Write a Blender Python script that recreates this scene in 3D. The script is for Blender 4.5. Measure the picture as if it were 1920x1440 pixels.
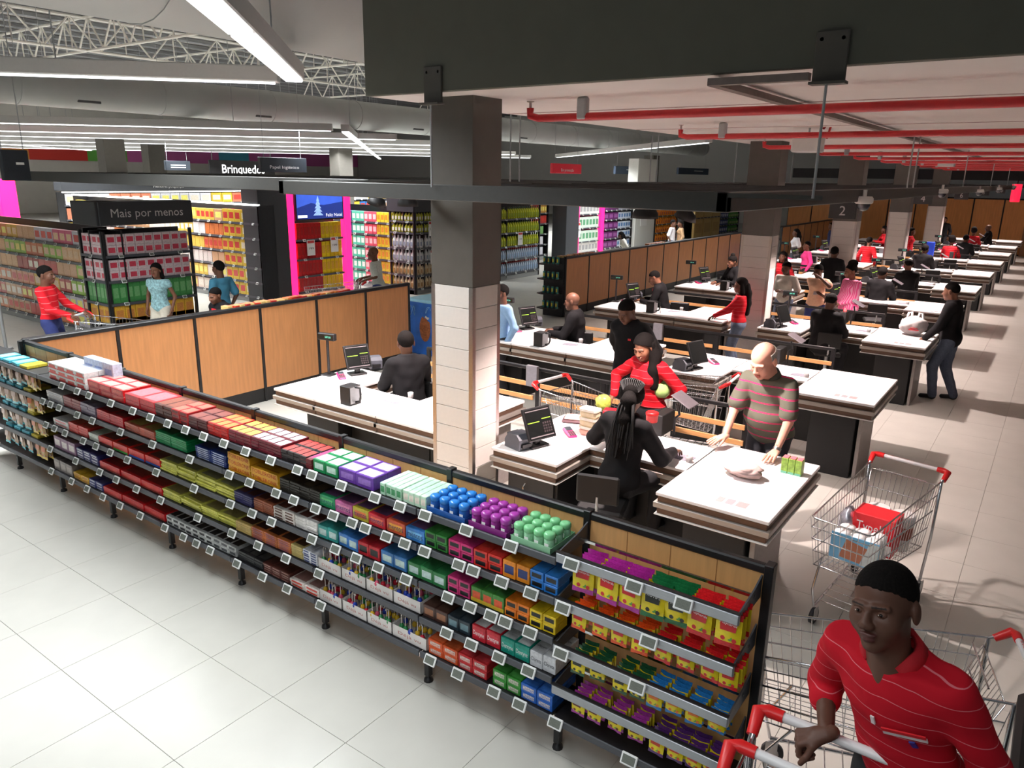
import bpy, math, random
import numpy as np
from mathutils import Matrix, Vector
random.seed(7)
for o in list(bpy.data.objects): bpy.data.objects.remove(o)
SC = bpy.context.scene; COL = SC.collection

# ---------------------------------------------------------------- camera
CAM_H = 3.2; FPX = 1412.0
YAW, PITCH, ROLL = (math.radians(a) for a in (35.55, 15.52, .94))
_F = Vector((-math.sin(YAW)*math.cos(PITCH), math.cos(YAW)*math.cos(PITCH), -math.sin(PITCH)))
_R = Vector((math.cos(YAW), math.sin(YAW), 0)); _U = _R.cross(_F)
CR = _R*math.cos(ROLL)+_U*math.sin(ROLL); CU = -_R*math.sin(ROLL)+_U*math.cos(ROLL)
cam = bpy.data.cameras.new('camera'); cam.sensor_width = 36; cam.lens = FPX/1920*36; cam.clip_end = 200
camo = bpy.data.objects.new('camera', cam); COL.objects.link(camo)
camo.matrix_world = Matrix(((CR.x, CU.x, -_F.x, 0), (CR.y, CU.y, -_F.y, 0), (CR.z, CU.z, -_F.z, CAM_H), (0, 0, 0, 1)))
SC.camera = camo
def ray(x, y): return CR*((x-960)/FPX)-CU*((y-720)/FPX)+_F
def onz(x, y, z=0.): d = ray(x, y); return d*((z-CAM_H)/d.z)+Vector((0, 0, CAM_H))
def onx(x, y, X): d = ray(x, y); return d*(X/d.x)+Vector((0, 0, CAM_H))
def ony(x, y, Y): d = ray(x, y); return d*(Y/d.y)+Vector((0, 0, CAM_H))

# ---------------------------------------------------------------- world, exposure, large lights
w = bpy.data.worlds.new('hall_ambience'); SC.world = w; w.use_nodes = True
w.node_tree.nodes['Background'].inputs[0].default_value = (.93, .97, 1, 1)
w.node_tree.nodes['Background'].inputs[1].default_value = .12
SC.view_settings.view_transform = 'Standard'; SC.view_settings.look = 'None'
SC.view_settings.exposure = 0.0; SC.view_settings.gamma = 1; SC.view_settings.use_curve_mapping = False
LU = Vector((-.696, .718, 0)); LV = Vector((.718, .696, 0))      # the hall's light rows run at 45 degrees to the tills
def area(name, loc, sx, sy, power, col=(1, 1, 1), direction=(0, 0, -1), xdir=None):
    l = bpy.data.lights.new(name, 'AREA'); l.shape = 'RECTANGLE'; l.size = sx; l.size_y = sy; l.energy = power; l.color = col; l.spread = math.radians(140)
    o = bpy.data.objects.new(name, l); COL.objects.link(o)
    z = -Vector(direction).normalized(); x = Vector(xdir or (1, 0, 0)); y = z.cross(x).normalized(); x = y.cross(z)
    o.matrix_world = Matrix(((x.x, y.x, z.x, loc[0]), (x.y, y.y, z.y, loc[1]), (x.z, y.z, z.z, loc[2]), (0, 0, 0, 1)))
    return o
def spot(name, loc, target, power, angle=70, blend=.35, r=.05, col=(1, .82, .78)):
    l = bpy.data.lights.new(name, 'SPOT'); l.energy = power; l.spot_size = math.radians(angle); l.spot_blend = blend
    l.shadow_soft_size = r; l.color = col
    o = bpy.data.objects.new(name, l); COL.objects.link(o); o.location = loc
    o.rotation_euler = (Vector(target)-Vector(loc)).to_track_quat('-Z', 'Y').to_euler()
    return o
LCOOL = (.94, .98, 1)
# the lamp grid goes on over and behind the camera: the next row and the rest of the near batten line
p = LU*-1.0+LV*-6.2; area('lamp_row_offscreen', (p.x, p.y, 4.16), 9.6, .08, 110, LCOOL, xdir=LV)
p = LU*-.2+LV*-1.13; area('batten_line_offscreen', (p.x, p.y, 4.15), 6.0, .18, 100, LCOOL, xdir=LU)

# ---------------------------------------------------------------- helpers
def lin(c):
    return tuple(((v/255)/12.92 if v/255 <= .04045 else ((v/255+.055)/1.055)**2.4) for v in c)
_M = {}
def M(name, rgb, rough=.5, metal=0., emit=0., var=.06, scale=30., bump=0., spec=.5, stretch=None, alpha=1., trans=0.):
    if name in _M: return _M[name]
    m = bpy.data.materials.new(name); m.use_nodes = True; nt = m.node_tree; b = nt.nodes['Principled BSDF']
    c = lin(rgb); b.inputs['Roughness'].default_value = rough; b.inputs['Metallic'].default_value = metal
    b.inputs['Specular IOR Level'].default_value = spec
    b.inputs['Base Color'].default_value = (*c, 1)
    if alpha < 1: b.inputs['Alpha'].default_value = alpha
    if trans: b.inputs['Transmission Weight'].default_value = trans
    if emit:
        b.inputs['Emission Color'].default_value = (*c, 1); b.inputs['Emission Strength'].default_value = emit
    if var or bump:
        tc = nt.nodes.new('ShaderNodeTexCoord'); n = nt.nodes.new('ShaderNodeTexNoise'); n.inputs['Scale'].default_value = scale
        n.inputs['Detail'].default_value = 3
        src = tc.outputs['Object']
        if stretch:
            mp = nt.nodes.new('ShaderNodeMapping'); mp.inputs['Scale'].default_value = stretch
            nt.links.new(src, mp.inputs[0]); src = mp.outputs[0]
        nt.links.new(src, n.inputs['Vector'])
        if var:
            r = nt.nodes.new('ShaderNodeValToRGB'); e = r.color_ramp.elements
            e[0].position = .3; e[1].position = .7
            e[0].color = (*[max(0, v*(1-var)) for v in c], 1); e[1].color = (*[min(1, v*(1+var)) for v in c], 1)
            nt.links.new(n.outputs['Fac'], r.inputs[0]); nt.links.new(r.outputs[0], b.inputs['Base Color'])
        if bump:
            bp = nt.nodes.new('ShaderNodeBump'); bp.inputs['Strength'].default_value = bump; bp.inputs['Distance'].default_value = .01
            nt.links.new(n.outputs['Fac'], bp.inputs['Height']); nt.links.new(bp.outputs[0], b.inputs['Normal'])
    _M[name] = m; return m
def stripes(name, base, line, period, width, axis='Z', rough=.8, wob=.0, line2=None):
    """cloth with thin lines woven across it"""
    if name in _M: return _M[name]
    m = bpy.data.materials.new(name); m.use_nodes = True; nt = m.node_tree; b = nt.nodes['Principled BSDF']
    b.inputs['Roughness'].default_value = rough; b.inputs['Specular IOR Level'].default_value = .2
    tc = nt.nodes.new('ShaderNodeTexCoord'); sp = nt.nodes.new('ShaderNodeSeparateXYZ'); nt.links.new(tc.outputs['Object'], sp.inputs[0])
    src = sp.outputs[axis]
    if wob:
        n = nt.nodes.new('ShaderNodeTexNoise'); n.inputs['Scale'].default_value = 5; nt.links.new(tc.outputs['Object'], n.inputs['Vector'])
        ad = nt.nodes.new('ShaderNodeMath'); ad.operation = 'MULTIPLY_ADD'; ad.inputs[1].default_value = wob
        nt.links.new(n.outputs['Fac'], ad.inputs[0]); nt.links.new(src, ad.inputs[2]); src = ad.outputs[0]
    d = nt.nodes.new('ShaderNodeMath'); d.operation = 'DIVIDE'; d.inputs[1].default_value = period; nt.links.new(src, d.inputs[0])
    f = nt.nodes.new('ShaderNodeMath'); f.operation = 'FRACT'; nt.links.new(d.outputs[0], f.inputs[0])
    r = nt.nodes.new('ShaderNodeValToRGB'); r.color_ramp.interpolation = 'CONSTANT'; e = r.color_ramp.elements
    e[0].position = 0; e[0].color = (*lin(base), 1); e[1].position = 1-width; e[1].color = (*lin(line), 1)
    if line2:
        q = e.new(1-width*.66); q.color = (*lin(line2), 1); q = e.new(1-width*.33); q.color = (*lin(line), 1)
    nt.links.new(f.outputs[0], r.inputs[0]); nt.links.new(r.outputs[0], b.inputs['Base Color'])
    _M[name] = m; return m

_T = {}
def textgeo(s, font=None):
    if s in _T: return _T[s]
    cu = bpy.data.curves.new('lettering', 'FONT'); cu.body = s; cu.size = 1; cu.align_x = 'CENTER'; cu.align_y = 'CENTER'; cu.resolution_u = 2
    o = bpy.data.objects.new('lettering', cu); COL.objects.link(o)
    me = bpy.data.meshes.new_from_object(o.evaluated_get(bpy.context.evaluated_depsgraph_get()))
    vs = [tuple(v.co) for v in me.vertices]; fs = [tuple(p.vertices) for p in me.polygons]
    bpy.data.objects.remove(o); bpy.data.curves.remove(cu); bpy.data.meshes.remove(me)
    _T[s] = (vs, fs); return _T[s]

class MB:
    def __init__(s): s.v = []; s.f = []; s.m = []; s.T = Matrix(); s.sm = []
    def add(s, vs, fs, mi=0, smooth=False):
        b = len(s.v); s.v += [tuple(s.T @ Vector(v)) for v in vs]
        for f in fs: s.f.append(tuple(i+b for i in f)); s.m.append(mi); s.sm.append(smooth)
        return s
    def box(s, x0, x1, y0, y1, z0, z1, mi=0):
        return s.add([(x0,y0,z0),(x1,y0,z0),(x1,y1,z0),(x0,y1,z0),(x0,y0,z1),(x1,y0,z1),(x1,y1,z1),(x0,y1,z1)],
              [(3,2,1,0),(4,5,6,7),(0,1,5,4),(1,2,6,5),(2,3,7,6),(3,0,4,7)], mi)
    def rbox(s, x0, x1, y0, y1, z0, z1, mi=0, c=.006):
        X, Y, Z = (x0, x1), (y0, y1), (z0, z1); vs = []; idx = {}
        for i in (0,1):
            for j in (0,1):
                for k in (0,1):
                    P = [X[i], Y[j], Z[k]]; sg = [1-2*i, 1-2*j, 1-2*k]
                    for a in range(3):
                        q = [P[t]+(c*sg[t] if t != a else 0) for t in range(3)]; idx[i,j,k,a] = len(vs); vs.append(tuple(q))
        fs = []
        for a in range(3):
            b, d = (a+1) % 3, (a+2) % 3
            for e in (0,1):
                def ix(u, w, A=a):
                    t = [0,0,0]; t[a] = e; t[b] = u; t[d] = w; return idx[(*t, A)]
                f = [ix(0,0), ix(1,0), ix(1,1), ix(0,1)]; fs.append(f if e else f[::-1])
            for u in (0,1):
                for w in (0,1):
                    t0 = [0,0,0]; t1 = [0,0,0]; t1[a] = 1
                    for t in (t0, t1): t[b] = u; t[d] = w
                    f = [idx[(*t0,b)], idx[(*t1,b)], idx[(*t1,d)], idx[(*t0,d)]]; fs.append(f if u == w else f[::-1])
        for i in (0,1):
            for j in (0,1):
                for k in (0,1):
                    f = [idx[i,j,k,0], idx[i,j,k,1], idx[i,j,k,2]]; fs.append(f if (i+j+k) % 2 else f[::-1])
        return s.add(vs, fs, mi)
    def quad(s, a, b, c, d, mi=0): return s.add([a, b, c, d], [(0,1,2,3)], mi)
    def path(s, pts, r, n=6, mi=0, closed=False, smooth=True, caps=True):
        pts = [Vector(p) for p in pts]; N = len(pts); rr = r if isinstance(r, (list, tuple)) else [r]*N
        vs = []; up = None
        for i, p in enumerate(pts):
            a = pts[i-1] if (i > 0 or closed) else p; b = pts[(i+1) % N] if (i < N-1 or closed) else p
            t = (b-a).normalized() if (b-a).length > 1e-9 else Vector((0,0,1))
            if up is None: up = Vector((0,0,1)) if abs(t.z) < .9 else Vector((1,0,0))
            x = t.cross(up)
            if x.length < 1e-6: x = t.cross(Vector((0,1,0)))
            x.normalize(); y = x.cross(t).normalized(); up = y
            for k in range(n):
                an = 2*math.pi*k/n; vs.append(tuple(p+(x*math.cos(an)+y*math.sin(an))*rr[i]))
        fs = []
        for i in range(N if closed else N-1):
            j = (i+1) % N
            for k in range(n): fs.append((i*n+k, i*n+(k+1) % n, j*n+(k+1) % n, j*n+k))
        s.add(vs, [f[::-1] for f in fs], mi, smooth)
        if caps and not closed:
            s.add(vs[:n], [tuple(range(n))], mi); s.add(vs[-n:], [tuple(range(n))[::-1]], mi)
        return s
    def tube(s, a, b, r, n=6, mi=0): return s.path([a, b], r, n, mi)
    def lathe(s, prof, n=12, c=(0,0,0), mi=0, smooth=True, ax='Z'):
        vs = []
        for r, z in prof:
            for k in range(n):
                an = 2*math.pi*k/n; q = (r*math.cos(an), r*math.sin(an), z)
                if ax == 'X': q = (q[2], q[0], q[1])
                if ax == 'Y': q = (q[1], q[2], q[0])
                vs.append((c[0]+q[0], c[1]+q[1], c[2]+q[2]))
        fs = [(i*n+k, i*n+(k+1) % n, (i+1)*n+(k+1) % n, (i+1)*n+k) for i in range(len(prof)-1) for k in range(n)]
        s.add(vs, fs, mi, smooth)
        s.add(vs[:n], [tuple(range(n))[::-1]], mi); s.add(vs[-n:], [tuple(range(n))], mi)
        return s
    def prism(s, poly, z0, z1, mi=0):
        n = len(poly); vs = [(x, y, z0) for x, y in poly]+[(x, y, z1) for x, y in poly]
        return s.add(vs, [tuple(range(n))[::-1], tuple(range(n, 2*n))]+[(i, (i+1) % n, n+(i+1) % n, n+i) for i in range(n)], mi)
    def text(s, t, size, o, ex=(1,0,0), ey=(0,0,1), mi=0, width=None):
        vs, fs = textgeo(t); o, ex, ey = Vector(o), Vector(ex), Vector(ey)
        if width:
            wd = max(v[0] for v in vs)-min(v[0] for v in vs); sx = width/wd
        else: sx = size
        return s.add([tuple(o+ex*(v[0]*sx)+ey*(v[1]*size)) for v in vs], fs, mi)
    def mesh(s, name, mats):
        me = bpy.data.meshes.new(name); me.from_pydata(s.v, [], s.f)
        for m in mats: me.materials.append(m)
        me.polygons.foreach_set('material_index', s.m); me.polygons.foreach_set('use_smooth', s.sm); me.update()
        return me
    def build(s, name, mats, parent=None, loc=None, rotz=0):
        if not isinstance(mats, (list, tuple)): mats = [mats]
        return put(s.mesh(name, mats), name, parent, loc, rotz)
def put(me, name, parent=None, loc=None, rotz=0):
    o = bpy.data.objects.new(name, me); COL.objects.link(o)
    if parent is not None: o.parent = parent
    if loc is not None: o.location = loc
    if rotz: o.rotation_euler = (0, 0, rotz)
    return o
def tag(o, label=None, cat=None, group=None, kind=None):
    if label: o['label'] = label
    if cat: o['category'] = cat
    if group: o['group'] = group
    if kind: o['kind'] = kind
    return o
def empty(name, label, cat, loc=(0,0,0), rotz=0, group=None):
    o = bpy.data.objects.new(name, None); COL.objects.link(o); o.location = loc; o.rotation_euler = (0, 0, rotz); o.empty_display_size = .1
    return tag(o, label, cat, group)
def struct(o): o['kind'] = 'structure'; return o
def copy_tree(o, loc=None, rotz=None, parent=None, label=None, group=None):
    c = o.copy(); COL.objects.link(c); c.parent = parent
    if loc is not None: c.location = loc
    if rotz is not None: c.rotation_euler = (0, 0, rotz)
    if label: c['label'] = label
    if group: c['group'] = group
    for ch in list(o.children): copy_tree(ch, parent=c)
    return c

# common materials
BLACK = M('black_metal', (26, 25, 27), .45, var=.1); CHAR = M('charcoal_shelf', (58, 60, 66), .5, var=.06)
MATTE = M('matte_black', (17, 16, 17), .6, var=.1); WHITE = M('white_plastic', (228, 228, 226), .4, var=.02)
DARKG = M('dark_grey_paint', (82, 78, 72), .7, var=.05, scale=8); STEEL = M('brushed_steel', (196, 190, 186), .3, 1, var=.08, stretch=(1, 1, 12))
CHROME = M('chrome_wire', (214, 216, 220), .18, 1, var=.03); WOODP = M('oak_panel', (216, 166, 108), .5, var=.09, scale=5, stretch=(6, 6, .5))
WOODS = M('oak_slat', (204, 150, 96), .5, var=.12, scale=9, stretch=(.6, 6, 6)); WOODD = M('walnut_apron', (96, 70, 54), .45, var=.2, scale=10, stretch=(.5, 8, 8))
TOPW = M('white_laminate', (242, 238, 238), .35, var=.01); SCREEN = M('dark_screen', (24, 26, 26), .2, var=.05)
RED = M('red_plastic', (222, 32, 34), .35, var=.04); REDP = M('red_pipe_paint', (188, 34, 40), .4, var=.05)
ESLF = M('tag_frame', (236, 238, 236), .4, var=.01); ESLS = M('tag_screen', (112, 116, 108), .25, var=.12, scale=160)
INK = M('black_ink', (28, 26, 30), .5, var=0); WHT = M('white_ink', (244, 244, 242), .5, var=0)
LGREY = M('light_grey_metal', (176, 178, 180), .4, .5, var=.04)
# ================================================================= the setting
# floor: grout bed, tiles near the camera as pieces, the rest joined
TS = .667
FTILE = M('floor_tile', (190, 188, 180), .32, var=.035, scale=3, bump=.0); GROUT = M('tile_grout', (158, 156, 150), .8)
floor = struct(MB().box(-62, 14, -8, 60, -.2, -.008).build('floor', [GROUT]))
tm = MB().rbox(-TS/2+.0012, TS/2-.0012, -TS/2+.0012, TS/2-.0012, -.012, 0, 0, .001).mesh('tile', [FTILE])
cand = []
for i in range(-36, 7):
    for j in range(-4, 66):
        x = -.22-TS/2+i*TS; y = .1+j*TS; d = Vector((x, y, -CAM_H)); z = d.dot(_F)
        if z < 1: vis = False
        else:
            u = 960+FPX*d.dot(CR)/z; v = 720-FPX*d.dot(CU)/z
            vis = -120 < u < 2040 and v < 1560 and not (-9.1 < x < -1.6 and y > 3.5) and not (x < -9 and (y < 5 or y > 26)) and not (-9 < x < -1.2 and 3.2 < y < 3.5)
        cand.append((d.length if vis else 1e3+d.length, x, y))
cand.sort()
for _, x, y in cand[:290]: put(tm, 'tile', floor, (x, y, 0))
mb = MB()
for _, x, y in cand[290:]:
    if -30 < x < 5 and y < 46: mb.add([(x-TS/2+.0012, y-TS/2+.0012, 0), (x+TS/2-.0012, y-TS/2+.0012, 0), (x+TS/2-.0012, y+TS/2-.0012, 0), (x-TS/2+.0012, y+TS/2-.0012, 0)], [(0,1,2,3)])
o = mb.build('tiles', [FTILE], floor); o['kind'] = 'stuff'

# ramp up which the trolleys are pushed (its top lies just below the picture)
RZ = lambda y: .42
RAMPM = M('ramp_rubber', (70, 70, 72), .8, bump=.3)
struct(MB().add([(-1,2.75,0),(1.4,2.75,0),(1.4,-2,0),(-1,-2,0),(-1,2.75,RZ(2.75)),(1.4,2.75,RZ(2.75)),(1.4,-2,RZ(-2)),(-1,-2,RZ(-2))],
    [(0,1,2,3),(4,7,6,5),(0,4,5,1),(1,5,6,2),(2,6,7,3),(3,7,4,0)]).build('trim_1', [RAMPM]))
bl = empty('ramp_balustrade', 'black ramp balustrade with a dark glass side beside the red-shirted trolley pusher', 'balustrade', (.2, 0, 0))
mb = MB()
for k in range(5): mb.box(-.02, .02, 1.2+k*.42, 1.24+k*.42, .2, 1.36)
mb.build('post', [BLACK], bl)
MB().rbox(-.05, .05, .2, 3.02, 1.34, 1.42, 0, .02).build('handrail', [MATTE], bl)
MB().box(-.008, .008, .3, 3.0, .15, 1.35).build('side_panel', [M('smoked_glass', (30, 32, 36), .1)], bl)

# columns: white tiles below, dark paint above, steel corner guards
CT = M('column_tile', (214, 208, 202), .3, var=.02); CG = M('column_grout', (160, 152, 146), .8)
def column(n, x1, y0, w_, d_, zb=2.3, side=DARKG):
    c = MB().box(x1-w_+.008, x1-.008, y0+.008, y0+d_-.008, 0, 3.8).build('trim_%d' % n, [CG]); struct(c)
    MB().rbox(x1-w_-.004, x1+.004, y0-.004, y0+d_+.004, zb, 3.79, 0, .004).build('painted_shaft', [side], c)
    g = MB()
    for cx in (x1-w_, x1):
        for cy in (y0, y0+d_):
            sx = 1 if cx == x1 else -1; sy = 1 if cy == y0+d_ else -1
            g = MB().box(min(cx-sx*.035, cx+sx*.006), max(cx-sx*.035, cx+sx*.006), min(cy+sy*.006, cy), max(cy+sy*.006, cy), 0, zb)
            g.box(min(cx+sx*.006, cx), max(cx+sx*.006, cx), min(cy-sy*.035, cy), max(cy-sy*.035, cy), 0, zb)
            g.build('corner_guard', [STEEL], c)
    nz = 13; h = zb/nz
    ms = MB().rbox(-w_/2+.03, w_/2-.03, -.004, .008, .002, h-.002, 0, .0015).mesh('tile', [CT])
    me = MB().rbox(-.008, .004, -d_/2+.03, d_/2-.03, .002, h-.002, 0, .0015).mesh('tile', [CT])
    for k in range(nz):
        put(ms, 'tile', c, (x1-w_/2, y0, k*h)); put(me, 'tile', c, (x1, y0+d_/2, k*h))
    return c
column(2, -3.85, 4.81, .44, .37); column(3, -3.85, 12.62, .5, .38); column(4, -3.85, 18.75, .52, .42); column(5, -3.85, 25.7, .55, .5)
column(6, -3.85, 33.5, .55, .5)

# mezzanine slab with its dark edge beam
SLAB = M('slab_soffit', (246, 238, 234), .8, var=.03, scale=1.5); FASC = M('fascia_paint', (90, 90, 80), .75, var=.04, scale=6)
slab = struct(MB().box(-4.7, 8, 4.55, 46, 3.785, 4.1).build('ceiling', [SLAB]))
MB().rbox(-4.7, 8, 4.5, 4.56, 3.785, 5.6, 0, .004).build('edge_beam', [FASC], slab)
for yy in (6.4, 9.2, 12, 15): MB().box(-4.68, 8, yy, yy+.012, 3.779, 3.787).build('soffit_joint', [M('joint_line', (196, 170, 166), .8)], slab)
for xx in (-3.97, -1.16):
    p = MB().rbox(xx-.085, xx+.085, 4.478, 4.5, 3.70, 3.96, 0, .004)
    p.box(xx-.085, xx+.1, 4.42, 4.5, 3.69, 3.705)
    p.build('hanger_plate', [DARKG], slab)
    for dx in (-.055, .055): MB().lathe([(.011, 0), (.011, .012)], 6, (xx+dx, 4.478, 3.92), ax='Y').build('bolt', [STEEL], slab)

# hall roof, ducts, trusses
ROOF = M('roof_sheet', (206, 202, 196), .7, var=.04, scale=2); PURL = M('purlin_grey', (110, 110, 112), .7); TRW = M('truss_white', (232, 228, 220), .5, var=.03)
roof = struct(MB().box(-62, -4.4, -8, 60, 8.2, 8.3).build('ceiling.001', [ROOF]))
for k in range(30): MB().box(-5-k*1.35-.16, -5-k*1.35+.16, -8, 60, 8.05, 8.18).build('purlin', [PURL], roof)
def truss(a, b, z0=6.9, z1=7.9, n=10, r=.045):
    a = Vector(a); b = Vector(b); mb = MB()
    mb.tube((a.x, a.y, z0), (b.x, b.y, z0), r); mb.tube((a.x, a.y, z1), (b.x, b.y, z1), r)
    for k in range(n):
        p = a.lerp(b, k/n); q = a.lerp(b, (k+.5)/n); s_ = a.lerp(b, (k+1)/n)
        mb.tube((p.x, p.y, z0), (q.x, q.y, z1), r*.7, 5); mb.tube((q.x, q.y, z1), (s_.x, s_.y, z0), r*.7, 5); mb.tube((q.x, q.y, z1), (q.x, q.y, z0), r*.55, 4)
    mb.build('roof_truss', [TRW], roof)
for xx in (-10, -14.5, -20, -27): truss((xx, -2), (xx, 44), n=26)
for yy in (3, 8, 13.5, 20, 28, 37): truss((-34, yy), (-5, yy), n=18)
DUCT = M('duct_fabric', (176, 178, 176), .6, var=.03, scale=2); SLOT = M('duct_slot', (84, 84, 86), .6)
def duct(xc, zc, r, name, label, y0=-5, y1=44, slots=()):
    t = empty(name, label, 'air duct', (xc, y0, zc))
    MB().lathe([(r, 0), (r, y1-y0)], 28, ax='Y').build('tube', [DUCT], t)
    k = 0
    while k < y1-y0:
        MB().lathe([(r+.012, k), (r+.012, k+.05)], 28, ax='Y').build('joint_band', [DUCT], t); k += 3.1
    for s_ in slots: MB().rbox(r*.72, r*.8, s_, s_+.5, -r*.72, -r*.5, 0, .01).build('grille', [SLOT], t)
duct(-7.5, 5.46, .92, 'air_duct', 'huge round grey air duct under the roof beside the bright batten lamps')
duct(-18, 4.86, .42, 'air_duct', 'slim grey air duct with dark slot grilles above the hanging aisle signs', slots=(9, 13.5, 18, 24, 30))

# hall light rows on trays
TRAY = M('light_tray', (198, 196, 194), .5, var=.02); LED = M('lamp_tube_glow', (250, 252, 255), .5, emit=2.4, var=0); LED2 = M('lamp_strip_glow', (250, 252, 255), .5, emit=3, var=0)
def lrow(d, l0, l1, label, along='V', z=4.2, wd=.22, big=False):
    if along == 'V': p = LU*d+LV*((l0+l1)/2); ang = math.atan2(LV.y, LV.x)
    else: p = LU*((l0+l1)/2)+LV*d; ang = math.atan2(LU.y, LU.x)
    L = (l1-l0)/2
    t = empty('lamp_row', label, 'lamp row', (p.x, p.y, z), ang, 'rows of tube lamps hung under the hall roof')
    MB().rbox(-L, L, -wd/2, wd/2, 0, .17, 0, .01).build('tray', [TRAY], t)
    if big: 
        n = max(1, int(2*L/3))
        for k in range(n): MB().rbox(-L+k*2*L/n+.06, -L+(k+1)*2*L/n-.06, -wd*.42, wd*.42, -.035, 0, 0, .008).build('lamp_tube', [LED], t)
    else: MB().box(-L+.05, L-.05, -.03, .03, -.02, .001).build('lamp_strip', [LED2], t)
    area('lamp_row_light', (p.x, p.y, z-.04 if big else z-.022), 2*L-.1, .18 if big else .06, 2*L*(38 if big else 62), LCOOL, xdir=LV if along == 'V' else LU)
    n = max(2, int(L/2))
    for k in range(n): x = -L+(k+.5)*2*L/n; MB().tube((x, 0, .17), (x, 0, 3.99), .008, 4).build('suspension_wire', [LGREY], t)
lrow(9.75, -11, -1.35, 'long pale lamp tray with thin lit underside below the round duct')
lrow(-1.13, 3.3, 9.4, 'bright double batten lamp glowing white beside the big round duct', 'U', big=True)
for d_, a, b in ((20.5, -16, -1.6), (25, -20, 0), (29, -22, 2), (34, -24, 4), (40, -26, 6), (47, -28, 8)):
    lrow(d_, a, b, 'thin lamp tray in the rows over the grocery aisles')
lrow(-1.3, 20.6, 60, 'long line of lit batten lamps running away over the grocery aisles', 'U', big=True)
lrow(-18, 20, 50, 'long lamp line crossing the rows over the left grocery aisles', 'U')
lrow(9, 22, 44, 'lamp line with lit strip above the bottle aisles', 'U')

# black ceiling frames over the tills
FR = M('frame_black', (64, 64, 62), .55, var=.05)
def frame(name, label, x0, x1, y0, y1, z0=3.0, z1=3.12, dy=1.0):
    t = empty(name, label, 'ceiling frame', (0, 0, 0))
    for (a, b, c, d_) in ((x0, x1, y0, y0+.07), (x0, x1, y1-.07, y1), (x0, x0+.07, y0, y1), (x1-.07, x1, y0, y1)):
        MB().rbox(a, b, c, d_, z0, z1, 0, .006).build('beam', [FR], t)
    y = y0+dy
    while y < y1-.2:
        MB().box(x0+.07, x1-.07, y-.02, y+.02, z0+.03, z1-.02).build('slat', [MATTE], t); y += dy
    return t
f1 = frame('ceiling_frame', 'long black frame hung over the tills under the pale soffit', -5.86, -1.66, 4.5, 40)
for xx in (-5.35, -4.3, -3.5, -2.75): MB().box(xx-.025, xx+.025, 4.57, 39.9, 3.02, 3.08).build('track_rail', [MATTE], f1)
f2 = frame('ceiling_frame', 'black frame reaching out over the shop floor beyond the oak partition', -14.2, -5.95, 5.7, 10.2, 2.98, 3.13)
MB().box(-1.7, -1.12, 4.505, 4.535, 3.09, 3.115).build('outrigger', [FR], f1)
def rod(x, y, z0, z1, r=.008, **k): MB().tube((x, y, z0), (x, y, z1), r, 6).build('hanger_rod', [LGREY], f1)
rod(-3.97, 4.46, 3.1, 3.7); rod(-1.16, 4.46, 3.1, 3.7)
for x_, y_ in ((-1.75, 11.2), (-1.71, 11.4), (-5.8, 8), (-5.8, 8.2), (-5.8, 12), (-5.8, 12.25), (-5.8, 16), (-5.8, 20), (-1.7, 17), (-1.7, 23), (-1.7, 29)): rod(x_, y_, 3.1, 3.78 if x_ > -4.7 else 7.5, .01)

# sprinkler pipes, cable trays, boxes under the slab
for k in range(10):
    y = 5.3+3.05*k; t = empty('sprinkler_pipe', 'red sprinkler pipe with an upturned head below the pale soffit', 'pipe', (0, y, 3.66), 0, 'parallel red sprinkler pipes')
    x0 = -3.65-.04*k
    MB().path([(x0, 0, .06), (x0, 0, 0), (x0+.08, 0, -.02), (8, 0, -.02)], .03, 8).build('pipe', [REDP], t)
    MB().lathe([(.012, 0), (.012, .05), (.03, .055), (.03, .062)], 8, (x0, 0, .05)).build('sprinkler_head', [STEEL], t)
    MB().rbox(x0+.45, x0+.53, -.035, .035, -.04, .12, 0, .01).build('hanger_clamp', [LGREY], t)
TR = M('tray_galvanised', (120, 108, 102), .7, 0, var=.08)
a = onz(1335, 168, 3.7)
t = empty('cable_tray', 'galvanised cable tray running along the soffit past the red pipes', 'cable tray', (a.x, a.y, 3.7))
mb = MB(); mb.box(-.03, .03, 0, 32, .02, .06); mb.build('ladder', [TR], t)
MB().box(-.02, .55, -.03, .03, .02, .06).build('branch', [TR], t)
for (px, py, w_, h_, lab) in ((1515, 270, .32, .19, 'pale equipment box hung below the soffit near the till frame'), (1775, 306, .36, .17, 'pale equipment box hung farther along the row of tills')):
    p = onx(px, py, -2.6); t = empty('equipment_box', lab, 'ceiling unit', p)
    MB().rbox(-w_/2, w_/2, -.12, .12, -h_/2, h_/2, 0, .015).build('housing', [WHITE], t)
    MB().tube((0, 0, h_/2-.05), (0, 0, 3.78-p.z), .012).build('conduit', [LGREY], t)
    MB().path([(.2, 0, h_/2-.04), (.26, 0, .3), (.15, 0, 3.765-p.z)], .014).build('red_hose', [REDP], t)

# walls around the hall
WALLG = M('wall_grey', (216, 212, 206), .8, var=.03, scale=2); DKW = M('wall_dark', (46, 44, 46), .8)
struct(MB().box(-60.3, -60, -8, 60, 0, 8.3).build('wall_west', [WALLG]))
wn = struct(MB().box(-62, 9, 56, 56.3, 0, 8.3).build('wall_north', [M('wall_pale', (188, 186, 184), .8, var=.03)]))
struct(MB().box(8.6, 8.9, 4.6, 56, 0, 4.1).build('wall_east', [M('wall_pale', (188, 186, 184), .8, var=.03)]))
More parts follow.
